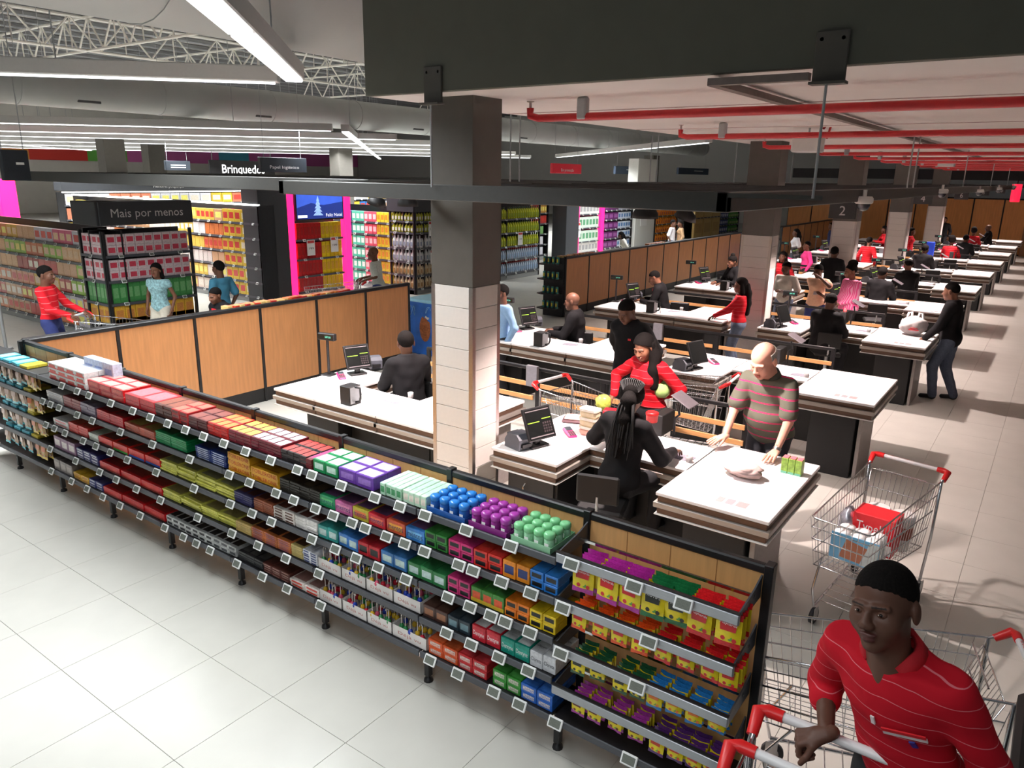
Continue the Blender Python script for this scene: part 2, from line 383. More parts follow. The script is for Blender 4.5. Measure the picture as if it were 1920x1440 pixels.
# department band on the far wall
for k, (y0, y1, col) in enumerate(((2, 6, (120, 200, 90)), (6, 22, (214, 110, 178)), (22, 25, (230, 150, 60)), (25, 29, (220, 60, 50)), (29, 32, (110, 190, 80)), (32, 40, (214, 110, 178)), (40, 43, (90, 180, 210)), (43, 56, (214, 110, 178)))):
    MB().box(-59.98, -59.9, y0, y1, 3.7, 5.3).build('colour_band', [M('dept_band_%d' % k, col, .6)], bpy.data.objects['wall_west'])
nw = MB(); NP = M('north_panel', (206, 138, 76), .5, var=.1, scale=4, stretch=(5, 5, .4))
wd = struct(MB().box(-12, 4, 41.6, 41.75, 0, 2.52).build('wall_back', [MATTE]))
for k in range(11): MB().rbox(-12+k*1.2+.03, -12+(k+1)*1.2-.03, 41.56, 41.62, .06, 2.46, 0, .01).build('oak_panel', [NP], wd)
d1 = struct(MB().rbox(-1.5, .1, 41.5, 41.62, 0, 2.3, 0, .01).build('door_1', [M('brown_door', (150, 104, 70), .5, var=.1)]))
MB().box(-1.1, -.75, 41.47, 41.5, .9, 2.1).build('vision_panel', [M('door_glass', (190, 186, 184), .2)], d1)
MB().box(-12, 9, 41.7, 42.2, 3.3, 3.77).build('trim_7', [DKW])['kind'] = 'structure'
# ================================================================= candy shelves along the tills
SY0, SYB = 3.07, 3.375
SZ = [1.25, 1.01, .765, .515, .265]
def LX(px, z, Y=3.085):
    k = (px-960)/FPX; a = Vector((0, Y, z-CAM_H)); c1 = a.dot(_F); c2 = a.dot(CR)
    return (c2-k*c1)/(k*_F.x-CR.x)
LIPM = M('shelf_lip', (74, 76, 82), .45, var=.05); SILV = M('silver_rail', (170, 174, 180), .35, .6, var=.06, stretch=(.5, 8, 8))
tagm = MB(); tagm.T = Matrix.Rotation(math.radians(-28), 4, 'X')
tagm.rbox(-.046, .046, -.007, .004, -.032, .032, 0, .004); tagm.quad((-.036,-.0078,-.022), (.036,-.0078,-.022), (.036,-.0078,.022), (-.036,-.0078,.022), 1)
tagm = tagm.mesh('price_tag', [ESLF, ESLS])
legm = MB().rbox(-.02, .02, -.02, .02, .04, .24, 0, .003); legm.box(-.02, .02, 0, .25, .19, .235); legm.lathe([(.032, 0), (.028, .02), (.012, .03), (.012, .05)], 10); legm = legm.mesh('foot', [BLACK])
bayl = ['bay of the candy shelves with cyan and yellow sweet pouches beside the oak partition', 'bay of the candy shelves with red chocolate boxes next to the pouch bay', 'bay of the candy shelves with green and yellow chocolate bar stacks', 'bay of the candy shelves with the big yellow triangular chocolate boxes', 'bay of the candy shelves with dark bars over white lollipop boxes', 'bay of the candy shelves with purple gum boxes and mint rolls', 'bay of the candy shelves with blue gum bottles above gum cartons', 'end bay of the candy shelves hung with yellow sweet bags']
TAGPX = [[121, 150, 172, 213, 254, 287, 320, 353, 387, 425, 466, 513, 563, 590, 645, 708, 755, 802, 879, 962], [85, 100, 116, 150, 178, 231, 291, 361, 435, 473, 523, 556, 597, 630, 665, 690, 730, 764, 801, 865, 892, 945, 1000], [91, 107, 127, 161, 185, 212, 244, 298, 369, 437, 478, 514, 590, 634, 673, 714, 766, 845, 886, 925, 952, 998], [99, 147, 192, 223, 261, 306, 376, 440, 489, 541, 603, 842, 888, 940, 995], [101, 139, 168, 198, 230, 268, 314, 349, 373, 399, 449, 497, 543, 606, 811, 863, 930, 978]]
bays = []
for b in range(8):
    x0 = -8.88+b; t = empty('shelf_bay', bayl[b], 'shelf', (x0, SYB, 0)); bays.append(t)
    MB().box(.012, .988, 0, .02, .12, 1.36).build('back_panel', [WOODP], t)
    for k in range(1, 4): MB().box(k*.25-.002, k*.25+.002, -.001, .002, 1.0, 1.36).build('board_joint', [M('oak_joint', (150, 104, 60), .6)], t)
    MB().rbox(0, 1, -.006, .04, 1.36, 1.405, 0, .008).build('top_rail', [BLACK], t)
    MB().rbox(-.022, .022, -.012, .045, .02, 1.415, 0, .004).build('upright', [BLACK], t)
    if b == 7: MB().rbox(.985, 1.03, -.014, .05, .02, 1.415, 0, .004).build('upright', [BLACK], t)
    put(legm, 'foot', t, (0, SY0+.075-SYB, 0))
    if b == 7: put(legm, 'foot', t, (1.0, SY0+.075-SYB, 0))
    for lv, z in enumerate(SZ):
        if b == 7 and lv < 4: continue
        dp = SY0-SYB
        s_ = MB().box(.01, .99, dp, -.002, z-.02, z-.002); s_.build('shelf', [BLACK], t)
        lp = MB(); lp.rbox(.004, .996, dp-.012, dp, z-.04, z+.006, 0, .004)
        lp.build('shelf_lip', [LIPM], t)
        for px in TAGPX[lv]:
            X = LX(px, z-.015, SY0)
            if x0 <= X < x0+1: put(tagm, 'price_tag', t, (X-x0, dp-.022, z-.012))
# the last bay: hook bars
t = bays[7]; HZ = [1.265, .995, .715, .455]
for lv, z in enumerate(HZ):
    dp = SY0-SYB
    MB().rbox(.0, .985, dp-.02, dp+.0, z-.028, z+.03, 0, .006).build('front_rail', [SILV], t)
    MB().box(.0, .985, dp-.02, dp+.002, z+.03, z+.036).build('rail_top_edge', [BLACK], t)
    MB().box(.0, .985, -.12, -.105, z+.02, z+.035).build('rear_bar', [CHROME], t)
    for sx in (.004, .972):
        q = MB(); q.T = Matrix(((0,0,1,0),(1,0,0,0),(0,1,0,0),(0,0,0,1)))
        q.prism([(dp, z-.03), (-.002, z-.03), (-.002, z+.09), (-.1, z+.06), (dp, z+.03)], sx, sx+.008).build('side_bracket', [LIPM], t)
    for px in [(1078, 1195, 1287), (1062, 1222), (1058, 1200), ()][lv]:
        put(tagm, 'price_tag', t, (LX(px, z, SY0)+1.88, dp-.035, z))
for px in (1045, 1183): put(tagm, 'price_tag', t, (LX(px, .25, SY0)+1.88, dp-.022, .25))
# short return at the oak partition
t = empty('shelf_bay', 'short black shelf return with empty ledges next to the cyan sweet pouches', 'shelf', (-9.62, SYB, 0))
for lv, z in enumerate(SZ):
    MB().box(0, .74, SY0-SYB, -.002, z-.02, z-.002).build('shelf', [MATTE], t)
    MB().rbox(0, .74, SY0-SYB-.012, SY0-SYB, z-.04, z+.006, 0, .004).build('shelf_lip', [LIPM], t)
    put(tagm, 'price_tag', t, (.03, SY0-SYB-.02, z-.01)); put(tagm, 'price_tag', t, (.5, SY0-SYB-.02, z-.01))
MB().rbox(.7, .75, -.05, .05, .02, 1.40, 0, .004).build('upright', [BLACK], t)
put(legm, 'foot', t, (.1, SY0+.075-SYB, 0))

# ---- packaging
_C = {}
def carton(w, d, h, body, front=None, top=None, text=None, tcol=(250,250,250), band=None, c=.003, rough=.35):
    key = (round(w,3), round(d,3), round(h,3), body, front, top, text, tcol, band)
    if key in _C: return _C[key]
    mats = [M('pack_%d_%d_%d' % body, body, rough, var=.17, scale=45)]
    mb = MB().rbox(-w/2, w/2, 0, d, 0, h, 0, min(c, h*.2))
    def mi(col):
        m = M('pack_%d_%d_%d' % col, col, rough, var=.17, scale=45)
        if m not in mats: mats.append(m)
        return mats.index(m)
    e = .0008
    if front: mb.quad((-w*.36,-e,h*.26), (w*.36,-e,h*.26), (w*.36,-e,h*.76), (-w*.36,-e,h*.76), mi(front))
    if band: mb.quad((-w*.495,-e*1.3,h*.06), (w*.495,-e*1.3,h*.06), (w*.495,-e*1.3,h*.3), (-w*.495,-e*1.3,h*.3), mi(band))
    if top: mb.quad((-w*.42,d*.12,h+e), (w*.42,d*.12,h+e), (w*.42,d*.88,h+e), (-w*.42,d*.88,h+e), mi(top))
    if text:
        mb.text(text, min(h*.62, w*.42), (0, -e*2.2, h*.5), mi=mi(tcol), width=w*.8)
        if d > .05: mb.text(text, min(d*.3, w*.3), (0, d*.5, h+e*2.2), (1,0,0), (0,1,0), mi(tcol), width=w*.8)
    _C[key] = mb.mesh('carton', mats); return _C[key]
def fill(lv, px0, px1, name, label, cat, nc, nl, nr, hh, body, front=None, top=None, text=None, tcol=(250,250,250), band=None, dep=.26, z=None, jit=.006, tilt=0, pyr=False):
    z = SZ[lv] if z is None else z; hh *= 1.18
    a, b_ = LX(px0, z), LX(px1, z); w_ = (b_-a)/nc; d_ = dep/nr
    me = carton(w_*.97, d_*.98, hh*.98, body, front, top, text, tcol, band)
    for i in range(nc):
        nl_i = nl if not pyr else max(1, nl-(i % 3 == 2))
        for l in range(nl_i):
            for r in range(nr):
                if l < nl_i-1 and r > 0: continue          # buried units cannot be seen
                o = put(me, name, None, (a+(i+.5)*w_+random.uniform(-jit, jit)*.3, 3.088+r*d_+random.uniform(0, jit), z+l*hh), random.uniform(-jit, jit)*2)
                tag(o, label, cat, label+' set')
R_, Y_, G_, N_, BR, DK, W_, PU, TE = (208,28,34), (226,214,60), (28,142,82), (34,52,116), (96,48,40), (46,38,38), (234,232,228), (104,58,160), (58,160,150)
# top shelf
fill(0, 92, 160, 'milk_snack_pack', 'white and red multipack of small milk snacks on the top candy shelf', 'snack pack', 4, 3, 2, .045, W_, (226,70,60), (200,210,236), band=(220,40,40))
fill(0, 124, 178, 'milk_snack_box', 'pale blue printed carton standing at the back of the top candy shelf', 'carton', 3, 1, 1, .2, (206,214,232), (150,170,220), (236,200,200), dep=.09)
for o in bpy.data.objects:
    if o.name.startswith('milk_snack_box'): o.location.y = 3.27
fill(0, 165, 232, 'chocolate_box', 'red carton of wafer bars with pale lid print on the top shelf', 'carton', 3, 2, 2, .05, R_, (230,90,80), (236,170,160))
fill(0, 235, 290, 'chocolate_box', 'flat red chocolate box with pink lid stripe on the top shelf', 'carton', 2, 2, 1, .045, (214,44,52), None, (230,120,130))
fill(0, 291, 322, 'chocolate_bar', 'dark brown wrapped bar stacked beside the red chocolate boxes', 'chocolate bar', 2, 4, 1, .022, BR, None, (150,80,60))
fill(0, 322, 352, 'chocolate_bar', 'red-topped chocolate bar carton with white diagonal stripe', 'chocolate bar', 2, 3, 2, .03, (176,36,38), (110,30,30), (220,110,90))
fill(0, 353, 388, 'chocolate_bar', 'dark maroon chocolate bar stacked on the top shelf', 'chocolate bar', 2, 4, 2, .02, (92,34,36), None, (140,70,60))
fill(0, 389, 426, 'chocolate_bar', 'bright red and gold chocolate bar stacked on the top shelf', 'chocolate bar', 3, 4, 2, .02, (196,40,36), None, (226,130,60))
fill(0, 428, 470, 'chocolate_bar', 'maroon chocolate bar with yellow tip on the top shelf', 'chocolate bar', 3, 4, 2, .02, (120,32,44), None, (226,190,70))
fill(0, 470, 526, 'chocolate_bar', 'maroon chocolate bar with pale blue and red tip on the top shelf', 'chocolate bar', 4, 4, 2, .02, (110,30,44), None, (200,214,220))
fill(0, 526, 574, 'chocolate_bar', 'black chocolate bar with red and yellow tip on the top shelf', 'chocolate bar', 4, 3, 2, .022, DK, None, (206,60,54))
fill(0, 562, 584, 'chocolate_bar', 'short dark red bar pack in front of the green gum boxes', 'chocolate bar', 1, 2, 1, .03, (110,36,40), None, (180,60,120))
fill(0, 586, 632, 'gum_box', 'green carton of gum packs with white lettering on the top shelf', 'gum box', 2, 1, 2, .075, G_, (200,230,214), (220,236,226), None)
fill(0, 633, 700, 'gum_box', 'purple carton of gum packs with white lettering on the top shelf', 'gum box', 2, 1, 2, .075, PU, (150,110,196), (206,190,226))
fill(0, 712, 752, 'mint_carton', 'mint green and white striped carton lying on the top shelf', 'carton', 4, 1, 1, .07, (190,226,200), (70,150,96), (206,238,214))
fill(0, 754, 798, 'mint_carton', 'pale mint carton with white ends on the top shelf', 'carton', 4, 1, 1, .07, (206,236,210), (236,226,210), (190,232,204))
# gum bottles in cut cartons
def bottles(px0, px1, col, dark, cname):
    z = SZ[0]; a, b_ = LX(px0, z), LX(px1, z); W2 = b_-a
    tr = MB(); tr.box(a, b_, 3.085, 3.088, z, z+.035); tr.box(a, b_, 3.335, 3.338, z, z+.03); tr.box(a, a+.003, 3.085, 3.338, z, z+.03); tr.box(b_-.003, b_, 3.085, 3.338, z, z+.03); tr.box(a, b_, 3.085, 3.338, z-.002, z+.002)
    o = tr.build('display_tray', [M('tray_%s' % cname, dark, .3)]); tag(o, 'open %s display tray holding gum bottles on the top shelf' % cname, 'tray')
    jm = MB().lathe([(.03, .0), (.031, .01), (.031, .06), (.026, .07)], 12); lm = MB().lathe([(.03, .066), (.033, .07), (.033, .09), (.028, .098), (.012, .1)], 12)
    bm = M('gum_bottle_%s' % cname, dark, .2, var=.1, scale=80); cm = M('gum_lid_%s' % cname, col, .25)
    jm.quad((-.013,-.0315,.02), (.013,-.0315,.02), (.013,-.0315,.045), (-.013,-.0315,.045), 1)
    jm = jm.mesh('gum_bottle', [bm, WHT]); lm = lm.mesh('lid', [cm])
    for i in range(4):
        for r in range(3):
            e = put(jm, 'gum_bottle', None, (a+W2*(i+.5)/4, 3.125+r*.08, z+.003)); tag(e, '%s gum bottle with a %s lid in its open tray' % (cname, cname), 'gum bottle', '%s gum bottles on the top shelf' % cname)
            put(lm, 'lid', e)
bottles(800, 872, (48,132,214), (36,92,170), 'blue'); bottles(878, 950, (172,66,168), (140,44,132), 'purple'); bottles(957, 1032, (132,210,150), (150,206,164), 'green')
# second shelf
fill(1, 88, 119, 'flat_carton', 'grey flat chocolate carton stacked on the second shelf', 'carton', 1, 3, 1, .028, (190,186,184), (150,150,156), (206,204,202))
fill(1, 119, 151, 'chocolate_bar', 'red and brown patterned bar stacked on the second shelf', 'chocolate bar', 2, 4, 1, .022, (150,58,60), None, (110,60,60))
fill(1, 151, 179, 'chocolate_bar', 'grey and purple foil bar stacked on the second shelf', 'chocolate bar', 2, 4, 1, .022, (136,120,140), None, (170,160,176))
fill(1, 181, 231, 'wave_bar', 'red wave-patterned chocolate bar stacked on the second shelf', 'chocolate bar', 2, 5, 1, .016, (212,34,44), None, (150,60,60))
fill(1, 233, 289, 'chocolate_bar', 'flat yellow and red striped bar stacked on the second shelf', 'chocolate bar', 2, 4, 1, .015, (206,96,70), None, (200,170,90))
fill(1, 291, 350, 'mint_chocolate_bar', 'glossy green mint chocolate bar in a tall stack', 'chocolate bar', 2, 6, 1, .014, (28,152,88), None, (40,110,70))
fill(1, 366, 424, 'milk_chocolate_bar', 'navy blue and white chocolate bar in a tall stack', 'chocolate bar', 2, 6, 1, .014, (36,58,130), (190,200,224), (60,70,110))
def toblers(px0, px1, rows):
    z = SZ[1]; a, b_ = LX(px0, z), LX(px1, z); w_ = b_-a
    me = MB().prism([(-w_/2, 0), (w_/2, 0), (w_/2-.01, .05), (-w_/2+.01, .05)], 0, .25); me.T = Matrix()
    me.v = [(v[0], v[2], v[1]) for v in me.v]; me.f = [f[::-1] for f in me.f]
    me.text('TOBLERONE', .042, (0, -.0015, .025), mi=1, width=w_*.88)
    for s_ in range(3): me.quad((-w_*.4, .03+s_*.075, .0505), (w_*.4, .03+s_*.075, .0505), (w_*.4, .05+s_*.075, .0505), (-w_*.4, .05+s_*.075, .0505), 2)
    me = me.mesh('triangular_chocolate_box', [M('tobler_yellow', (232,170,42), .35, var=.04), M('tobler_red', (196,42,30), .4, var=0), M('tobler_brown', (176,112,34), .4)])
    for r in range(rows): tag(put(me, 'triangular_chocolate_box', None, (a+w_/2, 3.088, z+r*.05)), 'yellow TOBLERONE chocolate carton in the stack %s' % ('three high' if rows == 3 else 'two high beside the dark bars'), 'chocolate box', 'yellow chocolate cartons stacked %d high' % rows)
toblers(428, 470, 3); toblers(470, 522, 2)
fill(1, 524, 600, 'dark_chocolate_bar', 'black dark-chocolate bar in stacks beside the yellow triangular boxes', 'chocolate bar', 4, 5, 1, .016, (40,36,30), None, (70,58,44))
for a_, b_, col, fr in ((598, 627, (40,150,96), (90,196,120)), (628, 660, (214,110,170), (240,150,190)), (660, 690, (196,180,60), (230,120,60)), (690, 722, (214,46,60), (240,110,80)), (723, 758, (214,90,60), (246,170,60)), (759, 795, (60,130,206), (120,190,236))):
    fill(1, a_, b_, 'mint_roll_box', 'open display box of %s rolls lettered mentos' % {40: 'green', 214: 'pink and red', 196: 'fruit coloured', 60: 'blue'}[col[0]], 'mint box', 1, 1, 1, .072, col, fr, (104,70,110), 'mentos', (24,30,110))
for a_, b_, col, n_ in ((796, 837, (56,138,60), 'green'), (839, 886, (214,50,120), 'pink'), (887, 940, (226,52,44), 'red'), (941, 991, (240,146,40), 'orange'), (992, 1044, (40,122,206), 'blue')):
    fill(1, a_, b_, 'gum_cube', 'small %s gum carton with black badge stacked on the second shelf' % n_, 'gum box', 2, 2 if n_ != 'orange' else 1, 2, .045 if n_ != 'orange' else .09, col, (24,24,26) if n_ != 'orange' else (40,60,120), tuple(min(255, c+14) for c in col))
# third shelf
fill(2, 100, 128, 'flat_carton', 'white flat praline carton on the third shelf', 'carton', 1, 2, 1, .03, W_, (230,150,150), (240,240,240))
fill(2, 129, 165, 'chocolate_bar', 'red crinkled snack bar stacked on the third shelf', 'chocolate bar', 2, 4, 1, .02, (222,60,50), None, (200,90,70))
fill(2, 166, 184, 'sweet_pack', 'small white and green sweet pack on the third shelf', 'sweet pack', 1, 2, 1, .03, (220,226,214), None, (200,214,190))
for a_, b_, pt in ((185, 211, (90,50,50)), (212, 240, (60,190,70)), (241, 270, (60,120,220)), (271, 299, (60,110,210))): fill(2, a_, b_, 'red_chocolate_box', 'upright red chocolate box with a bright side print on the third shelf', 'chocolate box', 1, 1, 1, .065, (226,40,34), None, (120,60,56), band=pt)
for a_, b_ in ((299, 330), (332, 364), (366, 402), (404, 440)): fill(2, a_, b_, 'yellow_chocolate_bar', 'pale yellow chocolate bar with dark print in a stack on the third shelf', 'chocolate bar', 1, 6, 1, .013, (216,214,96), None, (150,150,110), jit=.02)
fill(2, 438, 472, 'chocolate_bar', 'dark blue and brown bar stacked behind the yellow stacks', 'chocolate bar', 2, 5, 1, .014, (58,56,100), None, (90,50,50))
fill(2, 475, 511, 'chocolate_bar', 'brown and orange bar in a stack on the third shelf', 'chocolate bar', 2, 6, 1, .013, (150,84,58), None, (80,40,36))
fill(2, 512, 552, 'praline_box', 'white and brown praline box in a stack with script sides', 'chocolate box', 2, 4, 1, .019, (226,218,210), (96,60,48), (110,60,50))
fill(2, 553, 594, 'praline_box', 'plain white praline box in a stack with brown lid', 'chocolate box', 2, 4, 1, .019, (234,230,226), None, (100,56,50))
for a_, b_, col, n_ in ((596, 632, (62,168,160), 'teal'), (634, 670, (66,130,206), 'light blue'), (671, 711, (206,44,56), 'red'), (713, 761, (64,124,186), 'steel blue'), (763, 836, (50,130,74), 'leaf green'), (838, 880, (206,56,120), 'rose pink'), (945, 990, (238,130,36), 'tangerine'), (991, 1040, (238,206,40), 'lemon yellow')):
    fill(2, a_, b_, 'gum_cube', 'small %s gum carton on the third candy shelf' % n_, 'gum box', 3 if n_ == 'leaf green' else 2, 2 if n_ in ('tangerine', 'lemon yellow', 'rose pink') else 1, 2, .045 if n_ in ('tangerine', 'lemon yellow', 'rose pink') else .08, col, (30,30,30) if col[0] > 200 else (200,224,220), None)
fill(2, 881, 944, 'gum_cube', 'small green gum carton with red and yellow stripe on the third shelf', 'gum box', 3, 1, 2, .085, (70,140,60), (226,90,50), (60,120,60), band=(226,190,60))
# fourth shelf
fill(3, 102, 142, 'sweet_pouch', 'purple and white sweet pouch standing on the fourth shelf', 'sweet pack', 3, 1, 3, .11, (150,110,140), (226,214,214), (160,120,120))
fill(3, 144, 184, 'chocolate_bar', 'navy bar with white bubbles stacked on the fourth shelf', 'chocolate bar', 3, 4, 1, .022, (58,58,120), (200,200,220), (70,60,110))
for a_, b_ in ((186, 224), (226, 264), (265, 304)): fill(3, a_, b_, 'red_chocolate_box', 'flat glossy red chocolate box on the fourth shelf', 'chocolate box', 1, 1, 1, .06, (216,30,36), (226,60,50), (150,40,40), band=(170,60,50))
for a_, b_ in ((304, 337), (339, 375), (377, 408), (409, 441)): fill(3, a_, b_, 'yellow_chocolate_bar', 'pale yellow chocolate bar with dark print in a stack on the fourth shelf', 'chocolate bar', 1, 5, 1, .013, (218,216,96), None, (160,150,90), jit=.02)
fill(3, 441, 470, 'tan_wafer_bar', 'tan wafer bar with dark lid in a stack on the fourth shelf', 'chocolate bar', 1, 5, 1, .014, (196,168,100), None, (80,50,40))
fill(3, 471, 544, 'orange_wafer_bar', 'orange patterned wafer bar in stacks on the fourth shelf', 'chocolate bar', 3, 6, 1, .013, (196,112,60), (150,90,110), (70,44,36))
fill(3, 545, 566, 'tan_wafer_bar', 'pale tan wafer bar in a stack beside the white mint bags', 'chocolate bar', 1, 6, 1, .013, (190,170,106), None, (80,54,40))
fill(3, 567, 594, 'chocolate_bar', 'white and blue bar with yellow end in a stack on the fourth shelf', 'chocolate bar', 2, 5, 1, .016, (226,228,234), (50,70,130), (210,214,224))
LOLC = [M('lolly_%d' % i, c, .2) for i, c in enumerate(((214,36,60), (232,190,50), (50,140,80), (40,70,180), (226,90,120)))]
LSTK = M('lolly_wrap', (226,214,206), .2)
lolm = []
for c_ in LOLC:
    m_ = MB().path([(0,0,0), (0,0,.05), (0,0,.13), (.006,0,.145), (.016,0,.143), (.018,0,.128)], .0032, 5, 0); m_.lathe([(.005, .03), (.016, .036), (.018, .05), (.013, .064), (.004, .07)], 8, (0,0,0), 1); lolm.append(m_.mesh('candy_cane_lolly', [LSTK, c_]))
def dejavu(lv, px0, px1):
    z = SZ[lv]; a, b_ = LX(px0, z), LX(px1, z); w_ = b_-a-.006; h = .085
    t = empty('lolly_box', 'white open box lettered Déjà vu full of hooked lollies on the %s shelf' % ('fourth' if lv == 3 else 'lowest'), 'candy box', (a+w_/2+.003, 3.088, z), 0, 'white lolly boxes on the %s shelf' % ('fourth' if lv == 3 else 'lowest'))
    mb = MB(); D = .22
    mb.box(-w_/2, w_/2, 0, .003, 0, h); mb.box(-w_/2, w_/2, D-.003, D, 0, h); mb.box(-w_/2, -w_/2+.003, 0, D, 0, h); mb.box(w_/2-.003, w_/2, 0, D, 0, h); mb.box(-w_/2, w_/2, 0, D, 0, .004)
    mb.build('box', [M('dejavu_card', (232,226,222), .5, var=.02)], t)
    MB().text('Déjà vu', .032, (0, -.001, h*.5), width=w_*.66).build('lettering', [M('dejavu_ink', (190,120,110), .5)], t)
    for i in range(5):
        for r in range(3):
            o = put(random.choice(lolm), 'candy_cane_lolly', None, (a+.02+(w_-.03)*(i+random.uniform(.2,.8))/5, 3.11+r*.068+random.uniform(-.01,.01), z+.02+random.uniform(0,.012)), random.uniform(0, 6.28))
            tag(o, 'hooked lolly standing in a white box on the %s shelf' % ('fourth' if lv == 3 else 'lowest'), 'lollipop', 'hooked lollies on the %s shelf' % ('fourth' if lv == 3 else 'lowest'))
for a_, b_ in ((596, 640), (640, 686), (686, 737), (737, 789)): dejavu(3, a_, b_)
for a_, b_ in ((599, 641), (642, 688), (688, 735), (735, 800)): dejavu(4, a_, b_)
fill(3, 792, 838, 'gum_cube', 'small dark brown coffee gum carton on the fourth shelf', 'gum box', 2, 1, 2, .075, (70,46,40), (150,100,70), (84,60,50))
fill(3, 838, 880, 'gum_cube', 'small blue-black gum carton on the fourth shelf', 'gum box', 2, 1, 2, .075, (44,56,66), (110,140,150), (60,70,76))
fill(3, 884, 936, 'gum_carton', 'white and red gum carton lettered Dentyne on the fourth shelf', 'gum box', 2, 1, 2, .085, (206,40,56), (222,60,76), (214,210,208), 'Dentyne')
fill(3, 937, 991, 'gum_carton', 'white and teal gum carton lettered Dentyne on the fourth shelf', 'gum box', 2, 1, 2, .085, (28,150,130), (40,170,150), (206,210,208), 'Dentyne')
fill(3, 992, 1040, 'gum_carton', 'plain white gum carton lettered Clorets on the fourth shelf', 'gum box', 2, 1, 2, .085, (214,216,220), None, (206,208,210), 'Clorets', (40,44,56))
# lowest shelf
fill(4, 102, 136, 'sweet_pouch', 'grey speckled sweet pouch standing on the lowest shelf', 'sweet pack', 3, 1, 3, .1, (150,140,136), (180,170,164), (120,110,110))
fill(4, 138, 166, 'sweet_pack', 'golden yellow sweet box on the lowest shelf', 'sweet pack', 2, 2, 1, .03, (226,176,40), (206,140,40), (236,190,60))
fill(4, 167, 192, 'chocolate_bar', 'navy patterned bar stacked on the lowest shelf', 'chocolate bar', 2, 3, 1, .022, (56,62,130), (190,190,214), (70,70,120))
for a_, b_ in ((194, 228), (229, 269), (270, 308)): fill(4, a_, b_, 'red_chocolate_box', 'flat glossy red chocolate box on the lowest shelf', 'chocolate box', 1, 1, 1, .06, (212,28,36), (222,50,46), (160,44,44), band=(170,60,50))
fill(4, 312, 398, 'flat_carton', 'black carton with white framed end in a row on the lowest shelf', 'carton', 7, 2, 1, .035, (206,208,206), (40,42,46), (44,44,48))
fill(4, 399, 442, 'flat_carton', 'grey carton with dark lid in a row on the lowest shelf', 'carton', 3, 2, 1, .035, (190,192,190), (90,92,96), (52,46,46))
fill(4, 446, 492, 'dark_chocolate_bar', 'black bar with grey wave print in stacks on the lowest shelf', 'chocolate bar', 3, 4, 1, .016, (44,44,46), None, (80,80,80))
fill(4, 493, 542, 'chocolate_bar', 'brown bar with pale ring print in stacks on the lowest shelf', 'chocolate bar', 3, 4, 1, .016, (92,48,42), (150,110,100), (76,44,40))
fill(4, 543, 598, 'praline_box', 'flat white praline box with red band on the lowest shelf', 'chocolate box', 2, 2, 1, .024, (226,214,206), (214,70,56), (150,110,104))
for a_, b_, col, n_ in ((802, 857, (226,92,44), 'orange'), (858, 912, (206,48,54), 'red'), (922, 974, (60,150,56), 'green'), (975, 1034, (44,104,196), 'blue')):
    fill(4, a_, b_, 'gum_carton', '%s gum carton lettered Chiclets on the lowest shelf' % n_, 'gum box', 2, 2, 2, .045, col, (232,222,214), tuple(min(255, c+24) for c in col), 'Chiclets', col)

# ---- hanging sweet bags
_B = {}
def bag(body, head, patch, text, w_=.115, h=.165):
    key = (body, head, patch, text)
    if key in _B: return _B[key]
    nx, nz = 5, 7; vs = []; fs = []; mi = []
    for s_ in (1, -1):
        for k in range(nz):
            for i in range(nx):
                u = i/(nx-1)*2-1; v = k/(nz-1); b_ = .014*(1-u*u)*math.sin(math.pi*min(1, max(0, v*1.02)))**.6
                wv = .003*math.sin(i*2.1+k*1.7)
                vs.append((u*w_/2, -s_*(b_+.0008)+wv*(1 if b_ < .002 else .3), -v*h))
    for s_ in (0, 1):
        for k in range(nz-1):
            for i in range(nx-1):
                q = s_*nx*nz+k*nx+i; f = (q, q+nx, q+nx+1, q+1); fs.append(f if s_ == 0 else f[::-1]); mi.append(1 if k in (0, nz-2) else 0)
    mb = MB()
    for f, m_ in zip(fs, mi): pass
    mb.add(vs, fs, 0, True); mb.m = mi
    mb.quad((-w_*.3,-.0165,-h*.5), (w_*.3,-.0165,-h*.5), (w_*.34,-.0135,-h*.2), (-w_*.34,-.0135,-h*.2), 2)
    if text: mb.text(text, .017, (0, -.0168, -h*.29), (1,0,-.08), (0,.1,1), 3, width=w_*.66)
    for x_, c_ in ((-.02, 2), (.012, 4), (.03, 2)): mb.lathe([(.011, 0), (.007, .004)], 8, (x_, -.0115, -h*.7-abs(x_)*.3), c_, ax='Y')
    for f in mb.f: pass
    mats = [M('bag_%d_%d_%d' % body, body, .22, var=.06, scale=50), M('bag_%d_%d_%d' % head, head, .2, var=.2, scale=90), M('bag_%d_%d_%d' % patch, patch, .25, var=.05), WHT, M('bag_print_green', (96,160,60), .3)]
    _B[key] = mb.mesh('sweet_bag', mats); return _B[key]
YB = (236,214,36)
def hang(xs, z, head, patch, text, lab, n=5, body=YB, sc=1.):
    me = bag(body, head, patch, text)
    for x in xs:
        for r in range(n):
            o = put(me, 'sweet_bag', None, (x+random.uniform(-.006,.006), SY0+.012+r*.034, z+.012+random.uniform(-.004,.006)), random.uniform(-.12, .12)); o.scale = (sc, 1, sc)
            o.rotation_euler[0] = random.uniform(-.1, .1); tag(o, lab, 'sweet bag', lab+' set')
def crimp(xs, z, col, lab):
    pass
PX = lambda l, z: [LX(p, z, SY0) for p in l]
hang(PX((1094, 1138, 1182), 1.2), HZ[0], (176,44,150), (206,40,44), 'Maynards', 'yellow sweet bag with magenta top hanging on the upper hooks', sc=1.05)
hang(PX((1226, 1266), 1.2), HZ[0], (30,110,62), (40,44,40), 'FRUTIPS', 'yellow sweet bag with green top hanging on the upper hooks', sc=1.05)
hang(PX((1312, 1364), 1.2), HZ[0], (214,34,40), (206,40,44), 'Maynards', 'yellow sweet bag with red top hanging on the upper hooks', sc=1.05)
